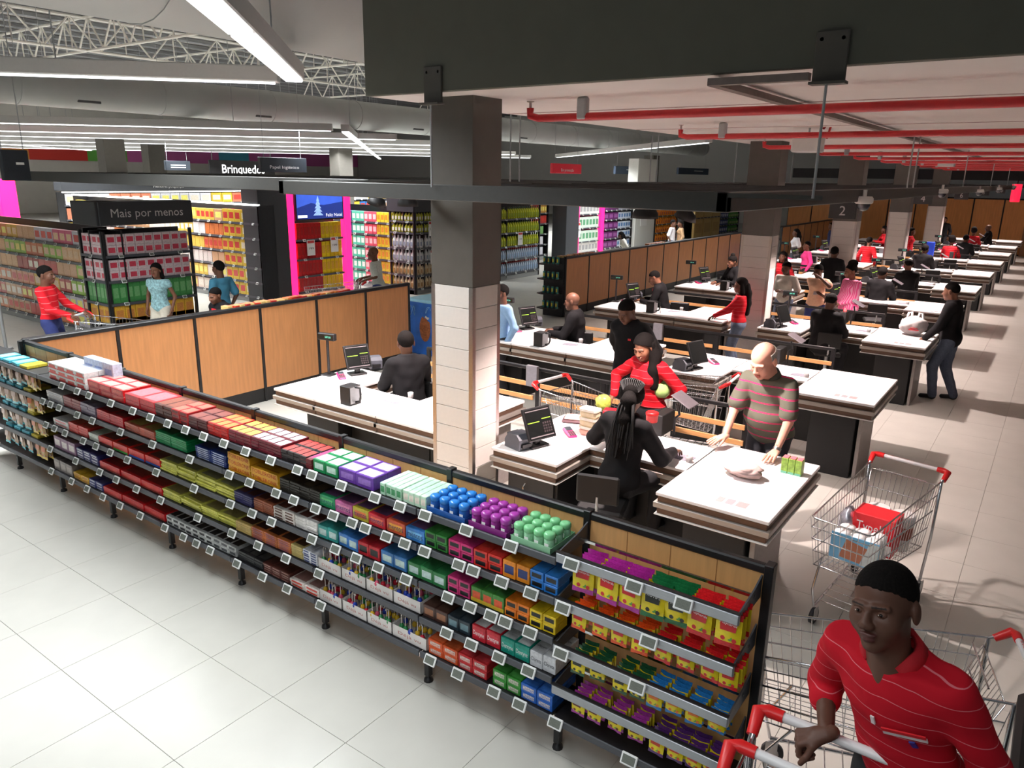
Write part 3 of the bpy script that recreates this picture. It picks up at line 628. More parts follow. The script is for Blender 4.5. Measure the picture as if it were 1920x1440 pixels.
hang(PX((1085, 1122, 1160, 1200), .93), HZ[1], (232,84,30), (206,40,44), None, 'small yellow bag with orange top on the second hook row', 5, sc=.78)
hang(PX((1240, 1282, 1328, 1366), .93), HZ[1], (214,36,40), (206,40,44), None, 'small yellow bag with scarlet top on the second hook row', 5, sc=.78)
hang(PX((1083, 1118, 1160, 1192), .66), HZ[2], (34,84,54), (40,44,40), None, 'small yellow bag with dark green top on the third hook row', 5, sc=.74)
hang(PX((1226, 1260, 1300, 1340), .66), HZ[2], (40,120,190), (226,120,50), None, 'small yellow bag with blue top on the third hook row', 5, sc=.74)
hang(PX((1083, 1112, 1150, 1190), .4), HZ[3], (160,56,150), (110,50,40), None, 'small yellow bag with magenta top on the lowest hook row', 5, sc=.74)
hang(PX((1232, 1265, 1298, 1332), .4), HZ[3], (84,44,110), (206,70,44), None, 'small yellow bag with deep purple top on the lowest hook row', 5, sc=.74)
# cyan and yellow pouches by the oak partition
for lv in range(4):
    z = SZ[lv]-.03
    hang([-8.86+i*.17 for i in range(4)], z, (70,186,206), (206,180,170), None, 'cyan topped sweet pouch hanging below a ledge by the oak partition', 2, body=(196,170,150), sc=1.0)
    hang([-8.15+i*.14 for i in range(2)], z, (226,196,60), (200,110,70), None, 'golden topped sweet pouch hanging next to the cyan pouches', 2, body=(190,150,90), sc=1.0)
    for i in range(4):
        fl = carton(.15, .2, .03, (92,196,216) if i < 3 else (226,206,70), None, (150,220,230) if i < 3 else (206,180,60))
        tag(put(fl, 'sweet_pack', None, (-8.84+i*.2, 3.09, SZ[lv]), random.uniform(-.1,.1)), 'flat %s sweet pack lying on a ledge by the oak partition' % ('cyan' if i < 3 else 'yellow'), 'sweet pack', 'flat %s packs by the partition' % ('cyan' if i < 3 else 'yellow'))

# ---- oak partitions behind the tills
def partition(x, y0, n, step, label, zt=1.4):
    t = empty('oak_partition', label, 'partition', (x, y0, 0)); me = MB().rbox(0, .03, .022, step-.022, .2, zt-.045, 0, .004).mesh('oak_panel', [M('oak_panel_red', (200, 138, 88), .45, var=.1, scale=5, stretch=(6, 6, .5))]); pm = MB().rbox(-.02, .04, -.02, .02, 0, zt, 0, .004).mesh('post', [BLACK])
    for k in range(n): put(me, 'oak_panel', t, (0, k*step, 0))
    for k in range(n+1): put(pm, 'post', t, (0, k*step, 0))
    MB().box(-.01, .02, 0, n*step, .0, .2).build('kick_plate', [BLACK], t); MB().rbox(-.03, .05, -.02, n*step+.02, zt-.05, zt, 0, .008).build('top_rail', [BLACK], t)
    for k in range(2): MB().box(-.35, -.02, .1, n*step, .25+k*.6, .27+k*.6).build('rear_shelf', [BLACK], t)
    MB().box(-.3, -.02, .1, n*step, zt-.06, zt-.045).build('rear_ledge', [BLACK], t)
    return t
partition(-8.95, 3.40, 6, 1.0, 'oak panel partition with black posts behind the till nearest the candy shelves')
partition(-9.2, 14.9, 11, 1.055, 'long oak panel partition with black posts behind the farther tills')
partition(-9.1, 31, 8, 1.05, 'oak panel partition beside the blue cooler at the far tills')
for (y0, y1, x) in ((6.0, 8.3, -9.12), (14.95, 16.4, -9.36), (19.5, 20.6, -9.36)):
    n = int((y1-y0)/.09)
    for k in range(n):
        c_ = random.choice(((200,60,40), (214,120,50), (180,40,40), (226,190,120)))
        tag(put(carton(.14, .08, .05, c_, None, (226,150,110)), 'snack_packet', None, (x+random.uniform(-.04,.03), y0+k*.09, 1.355), random.uniform(-.3,.3)), 'red and orange snack packet heaped on the ledge behind an oak partition', 'snack packet', 'snack packets on the partition ledges')
# side shelves at the end of the long partition
t = empty('shelf_rack', 'black end rack with small green and yellow packets at the long oak partition', 'shelf', (-9.25, 14.88, 0))
MB().rbox(-.5, .05, -.03, .01, 0, 1.38, 0, .004).build('side_panel', [BLACK], t)
for k in range(4): MB().prism([(-.5, -.03), (0, -.03), (0, -.3), (-.35, -.36), (-.5, -.3)], .2+k*.34, .225+k*.34).build('shelf', [BLACK], t)
for k in range(4):
    for i in range(4): tag(put(carton(.05, .05, .16, (60,140,130), (226,206,60)), 'drink_carton', None, (-9.62+i*.12, 14.66, .225+k*.34), 0), 'small teal and yellow packet on the black end rack', 'carton', 'packets on the end rack')
# ================================================================= tills
LEDE = M('counter_edge', (236, 232, 228), .4, var=0); BUMP = M('bumper_strip', (170, 162, 154), .4, .4, var=.08, stretch=(.5, 9, 9))
PRN1 = M('counter_print_pink', (206, 150, 150), .6); PRN2 = M('counter_print_grey', (150, 146, 150), .6)
TILLP = 3.53; EX0, EY0 = -3.75, 4.95; WX0 = -6.76
def layer(mirror, d, z0, z1, name, mat, parent):
    mb = MB()
    for (a, b, c, e) in ((0, .68, 0, 1.2), (.66, 1.59, 0, .65) if mirror else (.66, 1.59, .55, 1.2), (1.57, 2.43, 0, 1.35)):
        mb.rbox(a-d, b+d, c-d, e+d, z0, z1, 0, min(.004, (z1-z0)*.3))
    return mb.build(name, [mat], parent)
def counter(mirror, label, loc, group=None):
    t = empty('checkout_counter', label, 'checkout counter', loc, 0, group)
    fy = (lambda a, b: (1.35-b, 1.35-a)) if mirror else (lambda a, b: (a, b))
    w_ = layer(mirror, 0, .872, .9, 'worktop', TOPW, t)
    layer(mirror, -.012, .822, .872, 'upper_apron', WOODD, t); layer(mirror, .012, .778, .822, 'bumper_strip', BUMP, t)
    layer(mirror, -.012, .725, .778, 'lower_apron', WOODD, t); layer(mirror, .004, .715, .725, 'edge_trim', LEDE, t)
    y0, y1 = fy(.12, 1.0); MB().rbox(.1, .62, y0, y1, 0, .72, 0, .006).build('cabinet', [MATTE], t)
    y0, y1 = fy(.06, .8); MB().rbox(1.78, 2.26, y0, y1, 0, .72, 0, .006).build('pedestal', [MATTE], t)
    y0, y1 = fy(.1, .78); MB().rbox(2.285, 2.325, y0, y1, 0, .72, 0, .004).build('end_panel', [M('pedestal_grey', (150, 142, 138), .5)], t)
    y0, y1 = fy(.75, .8); MB().box(.6, 1.8, y0, y1, .1, .72).build('knee_panel', [MATTE], t)
    y0, y1 = fy(.1, .12); MB().box(.13, .59, y0, y1, .25, .7).build('drawer_front', [BLACK], t)
    yy = fy(.08, .1)[0]; MB().path([(.3, yy+.02, .5), (.3, yy-.01, .52), (.3, yy-.01, .58), (.3, yy+.02, .6)], .006).build('cabinet_handle', [CHROME], t)
    y0, y1 = (.06, .3) if not mirror else (1.0, 1.24)
    for i, (a, b, m_) in enumerate(((1.99, 2.04, PRN1), (2.06, 2.12, PRN2), (2.14, 2.22, PRN1))):
        MB().box(a, b, .12+.0 if not mirror else .9, .22 if not mirror else 1.0, .9, .9012).build('printed_notice', [m_], w_)
    return t
elab = {0: 'white checkout counter where the braided cashier serves, closest to the candy shelves', 1: 'white checkout counter with no cashier and a blank raised monitor', 2: 'white checkout counter with a white carrier bag on its packing end', 3: 'white checkout counter behind the man in black with folded sleeves'}
wlab = {0: 'white checkout counter beside the tiled column with a black bag box and lit monitor', 1: 'white checkout counter of the bald cashier in black with a red badge', 2: 'white checkout counter of the cashier with a bright red collar', 3: 'white checkout counter of the cashier with a hair bun at the long oak partition'}
for k in range(10):
    counter(False, elab.get(k, 'white checkout counter in the far part of the row beside the exit aisle'), (EX0, EY0+TILLP*k, 0), 'checkout counters along the exit aisle')
for k in range(9):
    counter(True, wlab.get(k, 'white checkout counter in the far row before the oak partitions'), (WX0, EY0+TILLP*k, 0), 'checkout counters along the oak partitions')

# ---- devices on the counters
def B3(px, py, k, z=.9): p = onz(px, py, z); return p
GREENL = M('screen_green', (150, 206, 60), .4, emit=.7, var=0); GREYL = M('screen_grey', (120, 110, 112), .4, emit=.25, var=0); SCRP = M('screen_panel', (58, 50, 52), .3, emit=.08, var=0)
def dev(name, label, cat, grp): return empty(name, label, cat, (0, 0, 0), 0, grp)
def mk_monitor(on=True, label='', grp='till monitors'):
    t = dev('till_monitor', label, 'monitor', grp)
    T = Matrix.Translation((0, 0, .2)) @ Matrix.Rotation(math.radians(-24), 4, 'X')
    q = MB(); q.T = T; q.rbox(-.155, .155, -.012, .012, -.125, .165, 0, .006); q.build('casing', [BLACK], t)
    q = MB(); q.T = T; q.quad((-.14,-.0135,-.11), (.14,-.0135,-.11), (.14,-.0135,.15), (-.14,-.0135,.15)); scr = q.build('screen', [SCREEN], t)
    if on:
        q = MB(); q.T = T
        q.quad((-.13,-.0145,.13), (.13,-.0145,.13), (.13,-.0145,.138), (-.13,-.0145,.138), 1)
        q.quad((-.13,-.0145,.03), (.0,-.0145,.03), (.0,-.0145,.037), (-.13,-.0145,.037), 0); q.quad((.03,-.0145,.05), (.13,-.0145,.05), (.13,-.0145,.057), (.03,-.0145,.057), 0)
        for i in range(4):
            for j in range(4): q.quad((.03+i*.025,-.0145,-.07+j*.025), (.048+i*.025,-.0145,-.07+j*.025), (.048+i*.025,-.0145,-.052+j*.025), (.03+i*.025,-.0145,-.052+j*.025), 2)
        q.quad((-.13,-.0145,-.1), (.13,-.0145,-.1), (.13,-.0145,-.09), (-.13,-.0145,-.09), 1); q.build('display', [GREENL, GREYL, SCRP], scr)
    MB().rbox(-.1, .1, -.03, .11, 0, .025, 0, .006).build('base', [BLACK], t); MB().rbox(-.03, .03, .01, .05, .02, .2, 0, .005).build('neck', [BLACK], t)
    return t
PRG = M('printer_grey', (84, 86, 94), .5)
def mk_printer(label, grp):
    t = dev('receipt_printer', label, 'printer', grp)
    q = MB(); q.T = Matrix(((0,0,1,-.075),(1,0,0,0),(0,1,0,0),(0,0,0,1))); q.prism([(-.1, 0), (.1, 0), (.1, .07), (.05, .14), (-.06, .14), (-.1, .1)], 0, .15); q.build('body', [PRG], t)
    MB().box(-.06, .06, .06, .085, .108, .13).build('paper_slot', [BLACK], t); MB().box(-.05, .05, -.12, -.1, .03, .06).build('front_panel', [BLACK], t)
    return t
PINK = M('terminal_pink', (226, 44, 110), .35)
def mk_terminal(label, grp):
    t = dev('card_terminal', label, 'card terminal', grp)
    q = MB(); q.T = Matrix.Rotation(math.radians(12), 4, 'X'); q.rbox(-.042, .042, -.09, .09, 0, .04, 0, .012); q.build('body', [PINK], t)
    q = MB(); q.T = Matrix.Rotation(math.radians(12), 4, 'X'); q.rbox(-.032, .032, .01, .075, .038, .046, 0, .003); q.build('screen', [M('terminal_screen', (60, 64, 70), .3)], t)
    q = MB(); q.T = Matrix.Rotation(math.radians(12), 4, 'X')
    for i in range(3):
        for j in range(4): q.rbox(-.03+i*.021, -.013+i*.021, -.08+j*.02, -.066+j*.02, .038, .046, 0, .002)
    q.build('keypad', [M('terminal_keys', (70, 66, 70), .5)], t); return t
GLOW = M('display_digits', (110, 220, 190), .4, emit=.9, var=0)
def mk_pole(label, grp):
    t = dev('customer_display', label, 'customer display', grp)
    MB().rbox(-.07, .07, -.07, .07, 0, .015, 0, .004).build('base', [BLACK], t); MB().tube((0, 0, .01), (0, 0, .43), .016, 8).build('pole', [BLACK], t)
    h = MB().rbox(-.115, .115, -.03, .03, .42, .5, 0, .006).build('display_head', [BLACK], t)
    q = MB(); q.quad((-.1, -.031, .435), (.1, -.031, .435), (.1, -.031, .485), (-.1, -.031, .485)); q.text('207.50', .03, (.03, -.0318, .46), mi=1); q.build('digits', [SCREEN, GLOW], h)
    return t
def mk_bagbox(label, grp):
    t = dev('bag_dispenser', label, 'bag dispenser', grp)
    MB().rbox(-.09, .055, -.08, .08, 0, .2, 0, .006).build('box', [BLACK], t)
    q = MB(); q.path([(.055, 0, .19), (.13, 0, .19), (.135, 0, .1), (.12, 0, .05), (.055, 0, .03)], .012, 6); q.build('hook', [BLACK], t)
    MB().box(.056, .06, -.07, .07, .02, .19).build('side_sheet', [LGREY], t); MB().tube((.15, 0, .12), (.15, 0, .0), .004, 5).build('cable', [WHITE], t)
    return t
MATG = M('rubber_mat', (130, 126, 138), .6, var=.04)
def mk_mat(label, grp):
    o = MB().prism([(-.1, -.055), (.06, -.055), (.1, -.02), (.1, .07), (-.07, .07), (-.1, .03)], 0, .006).build('coin_mat', [MATG]); return tag(o, label, 'mat', grp)
def mk_cup(label, grp):
    o = MB().lathe([(.026, 0), (.028, .005), (.032, .055), (.028, .055), (.026, .008)], 12).build('moistener_cup', [M('cup_silver', (200, 196, 196), .3, .3)]); return tag(o, label, 'cup', grp)
def mk_stand(label, grp):
    t = dev('writing_stand', label, 'writing stand', grp)
    MB().rbox(-.1, .0, -.14, .14, 0, .2, 0, .006).build('box', [MATTE], t)
    MB().path([(.06, 0, 0), (.06, 0, .16), (.1, 0, .2), (.08, 0, .3)], .012, 6).build('arm', [BLACK], t)
    q = MB(); q.T = Matrix.Translation((.13, 0, .36)) @ Matrix.Rotation(math.radians(28), 4, 'Y'); q.rbox(-.09, .12, -.11, .11, -.006, .006, 0, .004); q.build('tilted_plate', [M('plate_grey', (92, 86, 90), .5)], t)
    return t
E_ = [('mon', (1010, 838), 'till monitor on its stand'), ('prn', (972, 838), 'grey receipt printer'), ('ter', (1068, 815), 'pink card terminal'), ('mat', (1278, 858), 'grey coin mat'), ('cup', (1292, 866), 'small silver cup'), ('std', (1252, 812), 'black scanner box with tilted plate')]
W_D = [('mon', (672, 703), 'till monitor on its stand'), ('prn', (702, 688), 'grey receipt printer'), ('ter', (640, 708), 'pink card terminal'), ('pol', (617, 703), 'customer display on a thin pole'), ('box', (660, 757), 'black bag dispenser box'), ('mat', (737, 752), 'grey coin mat'), ('cup', (770, 745), 'small silver cup')]
where = lambda side, k: {('E', 0): 'at the braided cashier\'s till', ('E', 1): 'at the till with no cashier', ('E', 2): 'at the till with the white carrier bag', ('W', 0): 'at the till beside the tiled column', ('W', 1): 'at the bald cashier\'s till', ('W', 2): 'at the red-collared cashier\'s till', ('W', 3): 'at the bun-haired cashier\'s till'}.get((side, k), 'at a far till %s' % ('beside the exit aisle' if side == 'E' else 'before the oak partitions'))
MKD = {'mon': mk_monitor, 'prn': mk_printer, 'ter': mk_terminal, 'pol': mk_pole, 'box': mk_bagbox, 'mat': mk_mat, 'cup': mk_cup, 'std': mk_stand}
ROTD = {('E', 'mon'): math.radians(74), ('E', 'prn'): math.radians(75), ('E', 'ter'): math.radians(55), ('W', 'mon'): math.radians(70), ('W', 'prn'): math.radians(60), ('W', 'ter'): math.radians(60), ('W', 'pol'): math.radians(12), ('W', 'box'): math.radians(0), ('E', 'std'): 0}
for side, lst, n in (('E', E_, 9), ('W', W_D, 8)):
    for kind, (px, py), lab in lst:
        p = onz(px, py, .9); proto = None
        for k in range(n):
            label = lab+' '+where(side, k); g = lab+'s along the tills'
            pos = (p.x, p.y+TILLP*k, .899)
            if kind == 'mon':
                on = not (side == 'E' and k in (1, 2, 4)); o = mk_monitor(on, label, g) if k < 3 else copy_tree(proto, label=label, group=g)
                if k == 0: proto = o
            elif k == 0: o = proto = MKD[kind](label, g)
            else: o = copy_tree(proto, label=label, group=g)
            o.location = pos; o.rotation_euler = (0, 0, ROTD.get((side, kind), 0))
        # pole displays also stand at the exit-side tills
for k in range(2, 8):
    o = mk_pole('customer display on a thin pole '+where('E', k), 'pole displays at the exit-side tills'); o.location = (-3.55, EY0+TILLP*k+.95, .899); o.rotation_euler = (0, 0, .2)
# stools
def mk_stool(loc, label, grp):
    t = empty('stool', label, 'stool', loc, .3, grp)
    MB().rbox(-.19, .19, -.18, .18, .6, .66, 0, .02).build('seat', [MATTE], t)
    MB().rbox(-.17, .17, -.24, -.21, .74, .98, 0, .015).build('backrest', [MATTE], t)
    MB().path([(0, -.17, .63), (0, -.24, .66), (0, -.235, .8)], .012).build('back_bracket', [LGREY], t)
    MB().tube((0, 0, .08), (0, 0, .6), .025, 8).build('column', [LGREY], t)
    for i in range(5): a = i*2*math.pi/5; MB().path([(0, 0, .08), (.26*math.cos(a), .26*math.sin(a), .03)], .018).build('leg', [MATTE], t)
    return t
for k in range(9):
    if k != 1: mk_stool((-2.66, EY0+TILLP*k+.06, 0), 'black swivel stool under the cashier '+where('E', k), 'stools at the exit-side tills')
for k in range(8): mk_stool((-5.6, EY0+TILLP*k+1.24, 0), 'black swivel stool under the cashier '+where('W', k), 'stools at the partition-side tills')

# ---- rails with oak slats between the lanes
flab = ['rail with two oak slats behind the woman holding a cabbage', 'rail with two oak slats behind the woman with long black hair', 'rail with two oak slats behind the three waiting women']
for k in range(8):
    y = 7.4+TILLP*k; t = empty('lane_rail', flab[k] if k < 3 else 'rail with two oak slats between far checkout lanes', 'barrier', (0, y, 0), 0, 'rails between the checkout lanes')
    MB().rbox(-6.7, -2.3, -.02, .02, .91, .95, 0, .006).build('top_rail', [BLACK], t)
    for z in (.73, .56):
        for (a, b) in ((-6.68, -4.95), (-4.85, -4.05), (-3.95, -2.32)): MB().rbox(a, b, -.035, -.012, z-.028, z+.028, 0, .004).build('slat', [WOODS], t)
    for x in (-6.68, -4.9, -4.0, -2.32): MB().rbox(x-.03, x+.03, -.012, .02, 0, .93, 0, .004).build('post', [BLACK], t)
    MB().box(-4.2, -3.95, .0, .015, .1, .9).build('infill_panel', [MATTE], t)
    MB().rbox(-5.02, -4.86, -.09, -.04, .72, .98, 0, .004).build('leaflet_holder', [M('leaflet_grey', (126, 124, 130), .5)], t)

# ---- pendant lamps, cameras, number signs on the frame
LAMPG = M('lamp_glow', (255, 236, 230), .4, emit=14, var=0)
for k in range(10):
    for (x, dx, pw) in ((-2.75, .15, 640), (-5.35, -.1, 520)):
        if x < -5 and k > 7: continue
        y = EY0+.7+TILLP*k; lab = 'round black spot lamp on the frame '+where('E' if x > -4 else 'W', k)
        t = empty('spot_lamp', lab, 'spot lamp', (x, y, 2.98), 0, 'spot lamps under the black frame')
        MB().lathe([(.03, .08), (.05, .03), (.1, -.06), (.105, -.1), (.1, -.1)], 14).build('shade', [MATTE], t)
        MB().lathe([(.088, -.098), (.088, -.09)], 14).build('lamp_face', [LAMPG], t)
        spot('spot_lamp_light', (x, y, 2.855), (x+dx, y+.02, 0), pw*(1 if k < 6 else .8), 112, .5, .05)
def disc_lamp(px, py, X, lab, rs=1.):
    p = onx(px, py, X); t = empty('disc_lamp', lab, 'spot lamp', (p.x, p.y, p.z))
    q = MB(); q.T = Matrix.Rotation(.35, 4, 'Y'); q.lathe([(.06*rs, .16*rs), (.16*rs, .1*rs), (.2*rs, 0), (.19*rs, 0)], 18); q.build('shade', [MATTE], t)
    q = MB(); q.T = Matrix.Rotation(.35, 4, 'Y'); q.lathe([(.17*rs, .003), (.17*rs, .015)], 18); q.build('lamp_face', [LAMPG], t)
    MB().tube((0, 0, .12*rs), (0, 0, max(.2, 3.1-p.z)), .015).build('stem', [MATTE], t)
disc_lamp(706, 383, -5.6, 'wide disc lamp glowing near the tiled column', .5); disc_lamp(1284, 410, -5.3, 'big dark lamp shade under the frame above the long oak partition')
for i, (n_, px, py) in enumerate((('2', 1580, 396), ('4', 1731, 373), ('6', 1803, 367), ('8', 1844, 361), ('10', 1876, 358))):
    p = onx(px, py, -1.8); t = empty('lane_sign', 'hanging dark grey lane sign numbered %s' % {'2': 'two', '4': 'four', '6': 'six', '8': 'eight', '10': 'ten'}[n_], 'sign', (p.x, p.y, p.z))
    w_ = .12; MB().rbox(-w_*1.05, w_*1.05, -.012, .012, -.075, .085, 0, .004).build('board', [M('sign_charcoal', (52, 50, 50), .6)], t)
    MB().text(n_, .13, (0, -.0135, 0)).build('number', [M('sign_number', (206, 200, 198), .6)], t)
    for x in (-.08, .08): MB().tube((x, 0, .08), (x, 0, max(.16, 3.02-p.z)), .005, 5).build('hanger', [LGREY], t)
DOME = M('dome_dark', (60, 58, 66), .08, spec=.8)
for i, (px, py) in enumerate(((1605, 384), (1752, 364), (1822, 362), (1858, 357), (1886, 353))):
    p = onx(px+14, py, -1.62); t = empty('dome_camera', 'white dome camera beside lane sign number %s' % ('two', 'four', 'six', 'eight', 'ten')[i], 'camera', p)
    MB().lathe([(.07, .08), (.085, .06), (.085, .02), (.07, .01)], 16).build('housing', [WHITE], t)
    MB().lathe([(.015, -.06), (.045, -.045), (.06, -.015), (.065, .012)], 16).build('dome', [DOME], t)
    MB().tube((0, 0, .08), (0, 0, max(.14, 3.02-p.z)), .02).build('mount', [WHITE], t)
t = empty('warning_beacon', 'glowing red cylinder beacon above the farthest tills', 'beacon', onx(1905, 362, -1.6))
MB().lathe([(.14, -.3), (.15, -.28), (.15, .28), (.14, .3)], 14).build('red_cylinder', [M('beacon_red', (236, 30, 60), .3, emit=1.6, var=0)], t); MB().tube((0, 0, .3), (0, 0, .5), .02).build('mount', [BLACK], t)
# red scanner glows at busy tills
for k in (2, 3, 6): tag(MB().lathe([(.02, 0), (.025, .03), (.01, .05)], 8).build('scanner_light', [M('scanner_red', (255, 60, 60), .3, emit=6, var=0)], None, (onz(1252, 812, .9).x-.05, onz(1252, 812, .9).y+TILLP*k, 1.096)), 'small glowing red scanner light '+where('E', k), 'scanner light', 'red scanner lights')

# ================================================================= trolleys
HW = M('handle_white', (232, 230, 230), .35, var=.02); TYRE = M('tyre', (40, 40, 44), .6)
def trolley(label, loc, rotz, L=1.16, text='Premier SUPERSPAR', flap=True, group=None):
    t = empty('shopping_trolley', label, 'shopping trolley', loc, rotz, group)
    yr, yf = -L/2+.06, L/2; wr, wf = .27, .21; zt, zf, zb = .98, .9, .44
    TL = lambda s, u: Vector((s*(wr+(wf-wr)*u), yr+(yf-yr)*u, zt+(zf-zt)*u))
    BL = lambda s, u: Vector((s*(wr-.04+(wf-wr+.01)*u), yr+.07+(yf-yr-.15)*u, zb+.07*u))
    mb = MB()
    rim = [TL(-1, 0), TL(-1, 1), TL(1, 1), TL(1, 0)]
    mb.path([rim[0], rim[1]+Vector((0, -.03, 0)), rim[1]+Vector((.03, 0, 0)), rim[2]+Vector((-.03, 0, 0)), rim[2]+Vector((0, -.03, 0)), rim[3]], .0065, 6)
    mb.path([BL(-1, 0), BL(-1, 1), BL(1, 1), BL(1, 0)], .005, 6, closed=True)
    for h in (.3, .56, .8):
        mb.path([BL(-1, 0).lerp(TL(-1, 0), h), BL(-1, 1).lerp(TL(-1, 1), h), BL(1, 1).lerp(TL(1, 1), h), BL(1, 0).lerp(TL(1, 0), h)], .0042 if h != .56 else .006, 5)
    bk = mb.build('basket_frame', [CHROME], t); mb = MB()
    N = 20
    for i in range(N+1):
        for s in (-1, 1): mb.path([BL(s, i/N), TL(s, i/N)], .0024, 4, caps=False)
    for i in range(1, 10):
        u = i/10; mb.path([BL(-1, 1).lerp(BL(1, 1), u), TL(-1, 1).lerp(TL(1, 1), u)], .0024, 4, caps=False)
        mb.path([BL(-1, 0).lerp(BL(1, 0), u), BL(-1, 1).lerp(BL(1, 1), u)], .0024, 4, caps=False)
    for i in range(1, 12): mb.path([BL(-1, i/12), BL(1, i/12)], .0024, 4, caps=False)
    mb.build('basket_wires', [CHROME], bk); mb = MB()
    if flap:   # hinged rear grille with the child seat
        a, b, c, d_ = TL(-1, 0)+Vector((.03, .02, -.03)), TL(1, 0)+Vector((-.03, .02, -.03)), BL(1, 0)+Vector((-.02, .1, .05)), BL(-1, 0)+Vector((.02, .1, .05))
        mb.path([a, b, c, d_], .0045, 5, closed=True)
        for i in range(1, 12): mb.path([a.lerp(b, i/12), d_.lerp(c, i/12)], .0022, 4, caps=False)
        mb.path([a.lerp(d_, .3), b.lerp(c, .3)], .0045, 5); mb.path([a+Vector((.05, .06, .03)), b+Vector((-.05, .06, .03))], .0045, 5)
        mb.build('rear_grille', [CHROME], t)
    hy, hz = -L/2-.05, 1.03
    for s in (-1, 1):
        q = MB(); q.path([(s*.25, yr+.04, .12), (s*.262, yr-.01, .5), TL(s, 0)+Vector((0, -.005, 0)), (s*.275, hy+.03, hz-.02), (s*.275, hy, hz)], .0115, 8); q.build('upright', [CHROME], t)
        q = MB(); q.path([(s*.25, yr+.04, .14), (s*.16, L/2-.14, .15)], .011, 8); q.path([(s*.16, L/2-.14, .15), (s*.17, L/2-.1, .3), BL(s, .85)], .009, 6); q.build('chassis_rail', [CHROME], t)
        q = MB(); q.path([(s*.275, hy+.08, hz-.05), (s*.28, hy+.01, hz), (s*.25, hy-.004, hz+.002), (s*.2, hy-.004, hz+.002)], [.019, .024, .023, .021], 10); q.build('handle_cap', [RED], t)
        for (x, y) in ((s*.25, yr+.04), (s*.16, L/2-.14)):
            wp = MB().lathe([(.02, -.014), (.062, -.014), (.062, .014), (.02, .014)], 16, (x, y-.02, .062), ax='X').build('wheel', [TYRE], t)
            MB().lathe([(.012, -.017), (.036, -.017), (.036, .017), (.012, .017)], 12, (x, y-.02, .062), ax='X').build('hub', [LGREY], wp)
            MB().box(x-.022, x-.018, y-.045, y+.02, .06, .14).build('fork', [LGREY], wp)
    q = MB(); 
    for i in range(9): y = yr+.12+i*(L-.42)/8; f = i/8; q.path([(-.24+.07*f, y, .16), (.24-.07*f, y, .16)], .004, 5)
    q.build('lower_tray', [CHROME], t)
    hd = MB(); hd.path([(-.21, hy-.004, hz+.002), (.21, hy-.004, hz+.002)], .0165, 12); hd = hd.build('handle', [HW], t)
    if text:
        q = MB(); q.quad((-.16, hy-.011, hz+.0155), (.05, hy-.011, hz+.0155), (.05, hy+.006, hz+.019), (-.16, hy+.006, hz+.019), 0); q.text(text, .016, (0, hy-.006, hz+.0195), (1, 0, 0), (0, 1, .1), 1, width=.36); q.build('lettering', [HW, M('handle_red_ink', (206, 40, 50), .5)], hd)
    return t
trolley('wire trolley holding a red paper carton and a toilet roll pack', (-.80, 5.80, 0), math.pi-.17, L=1.24)
trolley('empty wire trolley standing crosswise behind the man in the red shirt', (-.40, 3.74, 0), 1.83)
trolley('trolley held by the man in the red striped shirt', (-.29, 1.66, .42), math.pi, text=None)
trolley('nested trolley in front of the one held by the man in red', (-.31, 1.44, .42), math.pi, text=None, flap=False)
trolley('trolley with red handle ends beside the braided cashier\'s till', (-3.78, 6.7, 0), -1.72, L=1.02, text=None)
trolley('trolley behind the oak slats next to the man in the striped polo shirt', (-3.35, 8.02, 0), math.pi/2+.1, text=None)
CART_A = trolley('trolley of the red-shirted shopper by the promotion shelf', (-11.5, 5.73, 0), -.94, text=None)
trolley('loaded trolley of the shopper in the pale polo shirt', (-12.03, 10.44, 0), 2.5, text=None)
# load of the first trolley
def lp(dx, dy, z): a = math.pi-.17; return (-.80+dx*math.cos(a)-dy*math.sin(a), 5.80+dx*math.sin(a)+dy*math.cos(a), z)
q = MB().rbox(-.15, .15, -.11, .11, 0, .3, 0, .006); q.text('Typek', .11, (-.02, -.1115, .2), mi=1, width=.2); q.text('A4', .05, (.1, -.1115, .12), mi=1); q.quad((-.145,-.1112,.02), (.145,-.1112,.02), (.145,-.1112,.1), (-.145,-.1112,.1), 1)
tag(q.build('paper_carton', [M('typek_red', (222, 34, 44), .4), WHT], None, lp(-.02, -.06, .5), -.1), 'red paper carton lettered Typek A4 in the trolley', 'carton')
t = empty('toilet_roll_pack', 'shrink-wrapped toilet roll pack with a blue and brown print in the trolley', 'toilet paper', lp(.0, .2, .5), -.12)
for i in range(3):
    for j in range(2):
        for k in range(2): MB().lathe([(.018, 0), (.055, 0), (.055, .1), (.018, .1)], 14, (-.11+i*.11, -.055+j*.11, k*.105)).build('roll', [M('tissue_white', (240, 238, 236), .8)], t)
q = MB().rbox(-.17, .17, -.114, -.108, .0, .21, 0, .002); q.quad((-.1,-.1148,.03), (.05,-.1148,.02), (.09,-.1148,.15), (-.06,-.1148,.18), 1); q.quad((.05,-.1147,.01), (.165,-.1147,.01), (.165,-.1147,.2), (.1,-.1147,.2), 2)
q.build('printed_wrap', [M('wrap_blue', (110, 176, 214), .3), M('wrap_brown', (176, 112, 84), .4), M('wrap_grey', (196, 206, 206), .3)], t)
for i, (dx, dy) in enumerate(((.05, -.26), (-.13, -.27))): 
    t = empty('ice_cream_tub', 'white tub with %s lid standing behind the red carton' % ('a ribbed' if i else 'a flat'), 'tub', lp(dx, dy, .47))
    MB().lathe([(.07, 0), (.085, .26)], 16).build('tub', [M('tub_white', (232, 226, 220), .4)], t); MB().lathe([(.089, .25), (.09, .28), (.08, .29)], 16).build('lid', [WHITE], t); MB().lathe([(.0795, .1), (.084, .2)], 16).build('label_band', [M('tub_brown', (170, 90, 70), .5)], t)
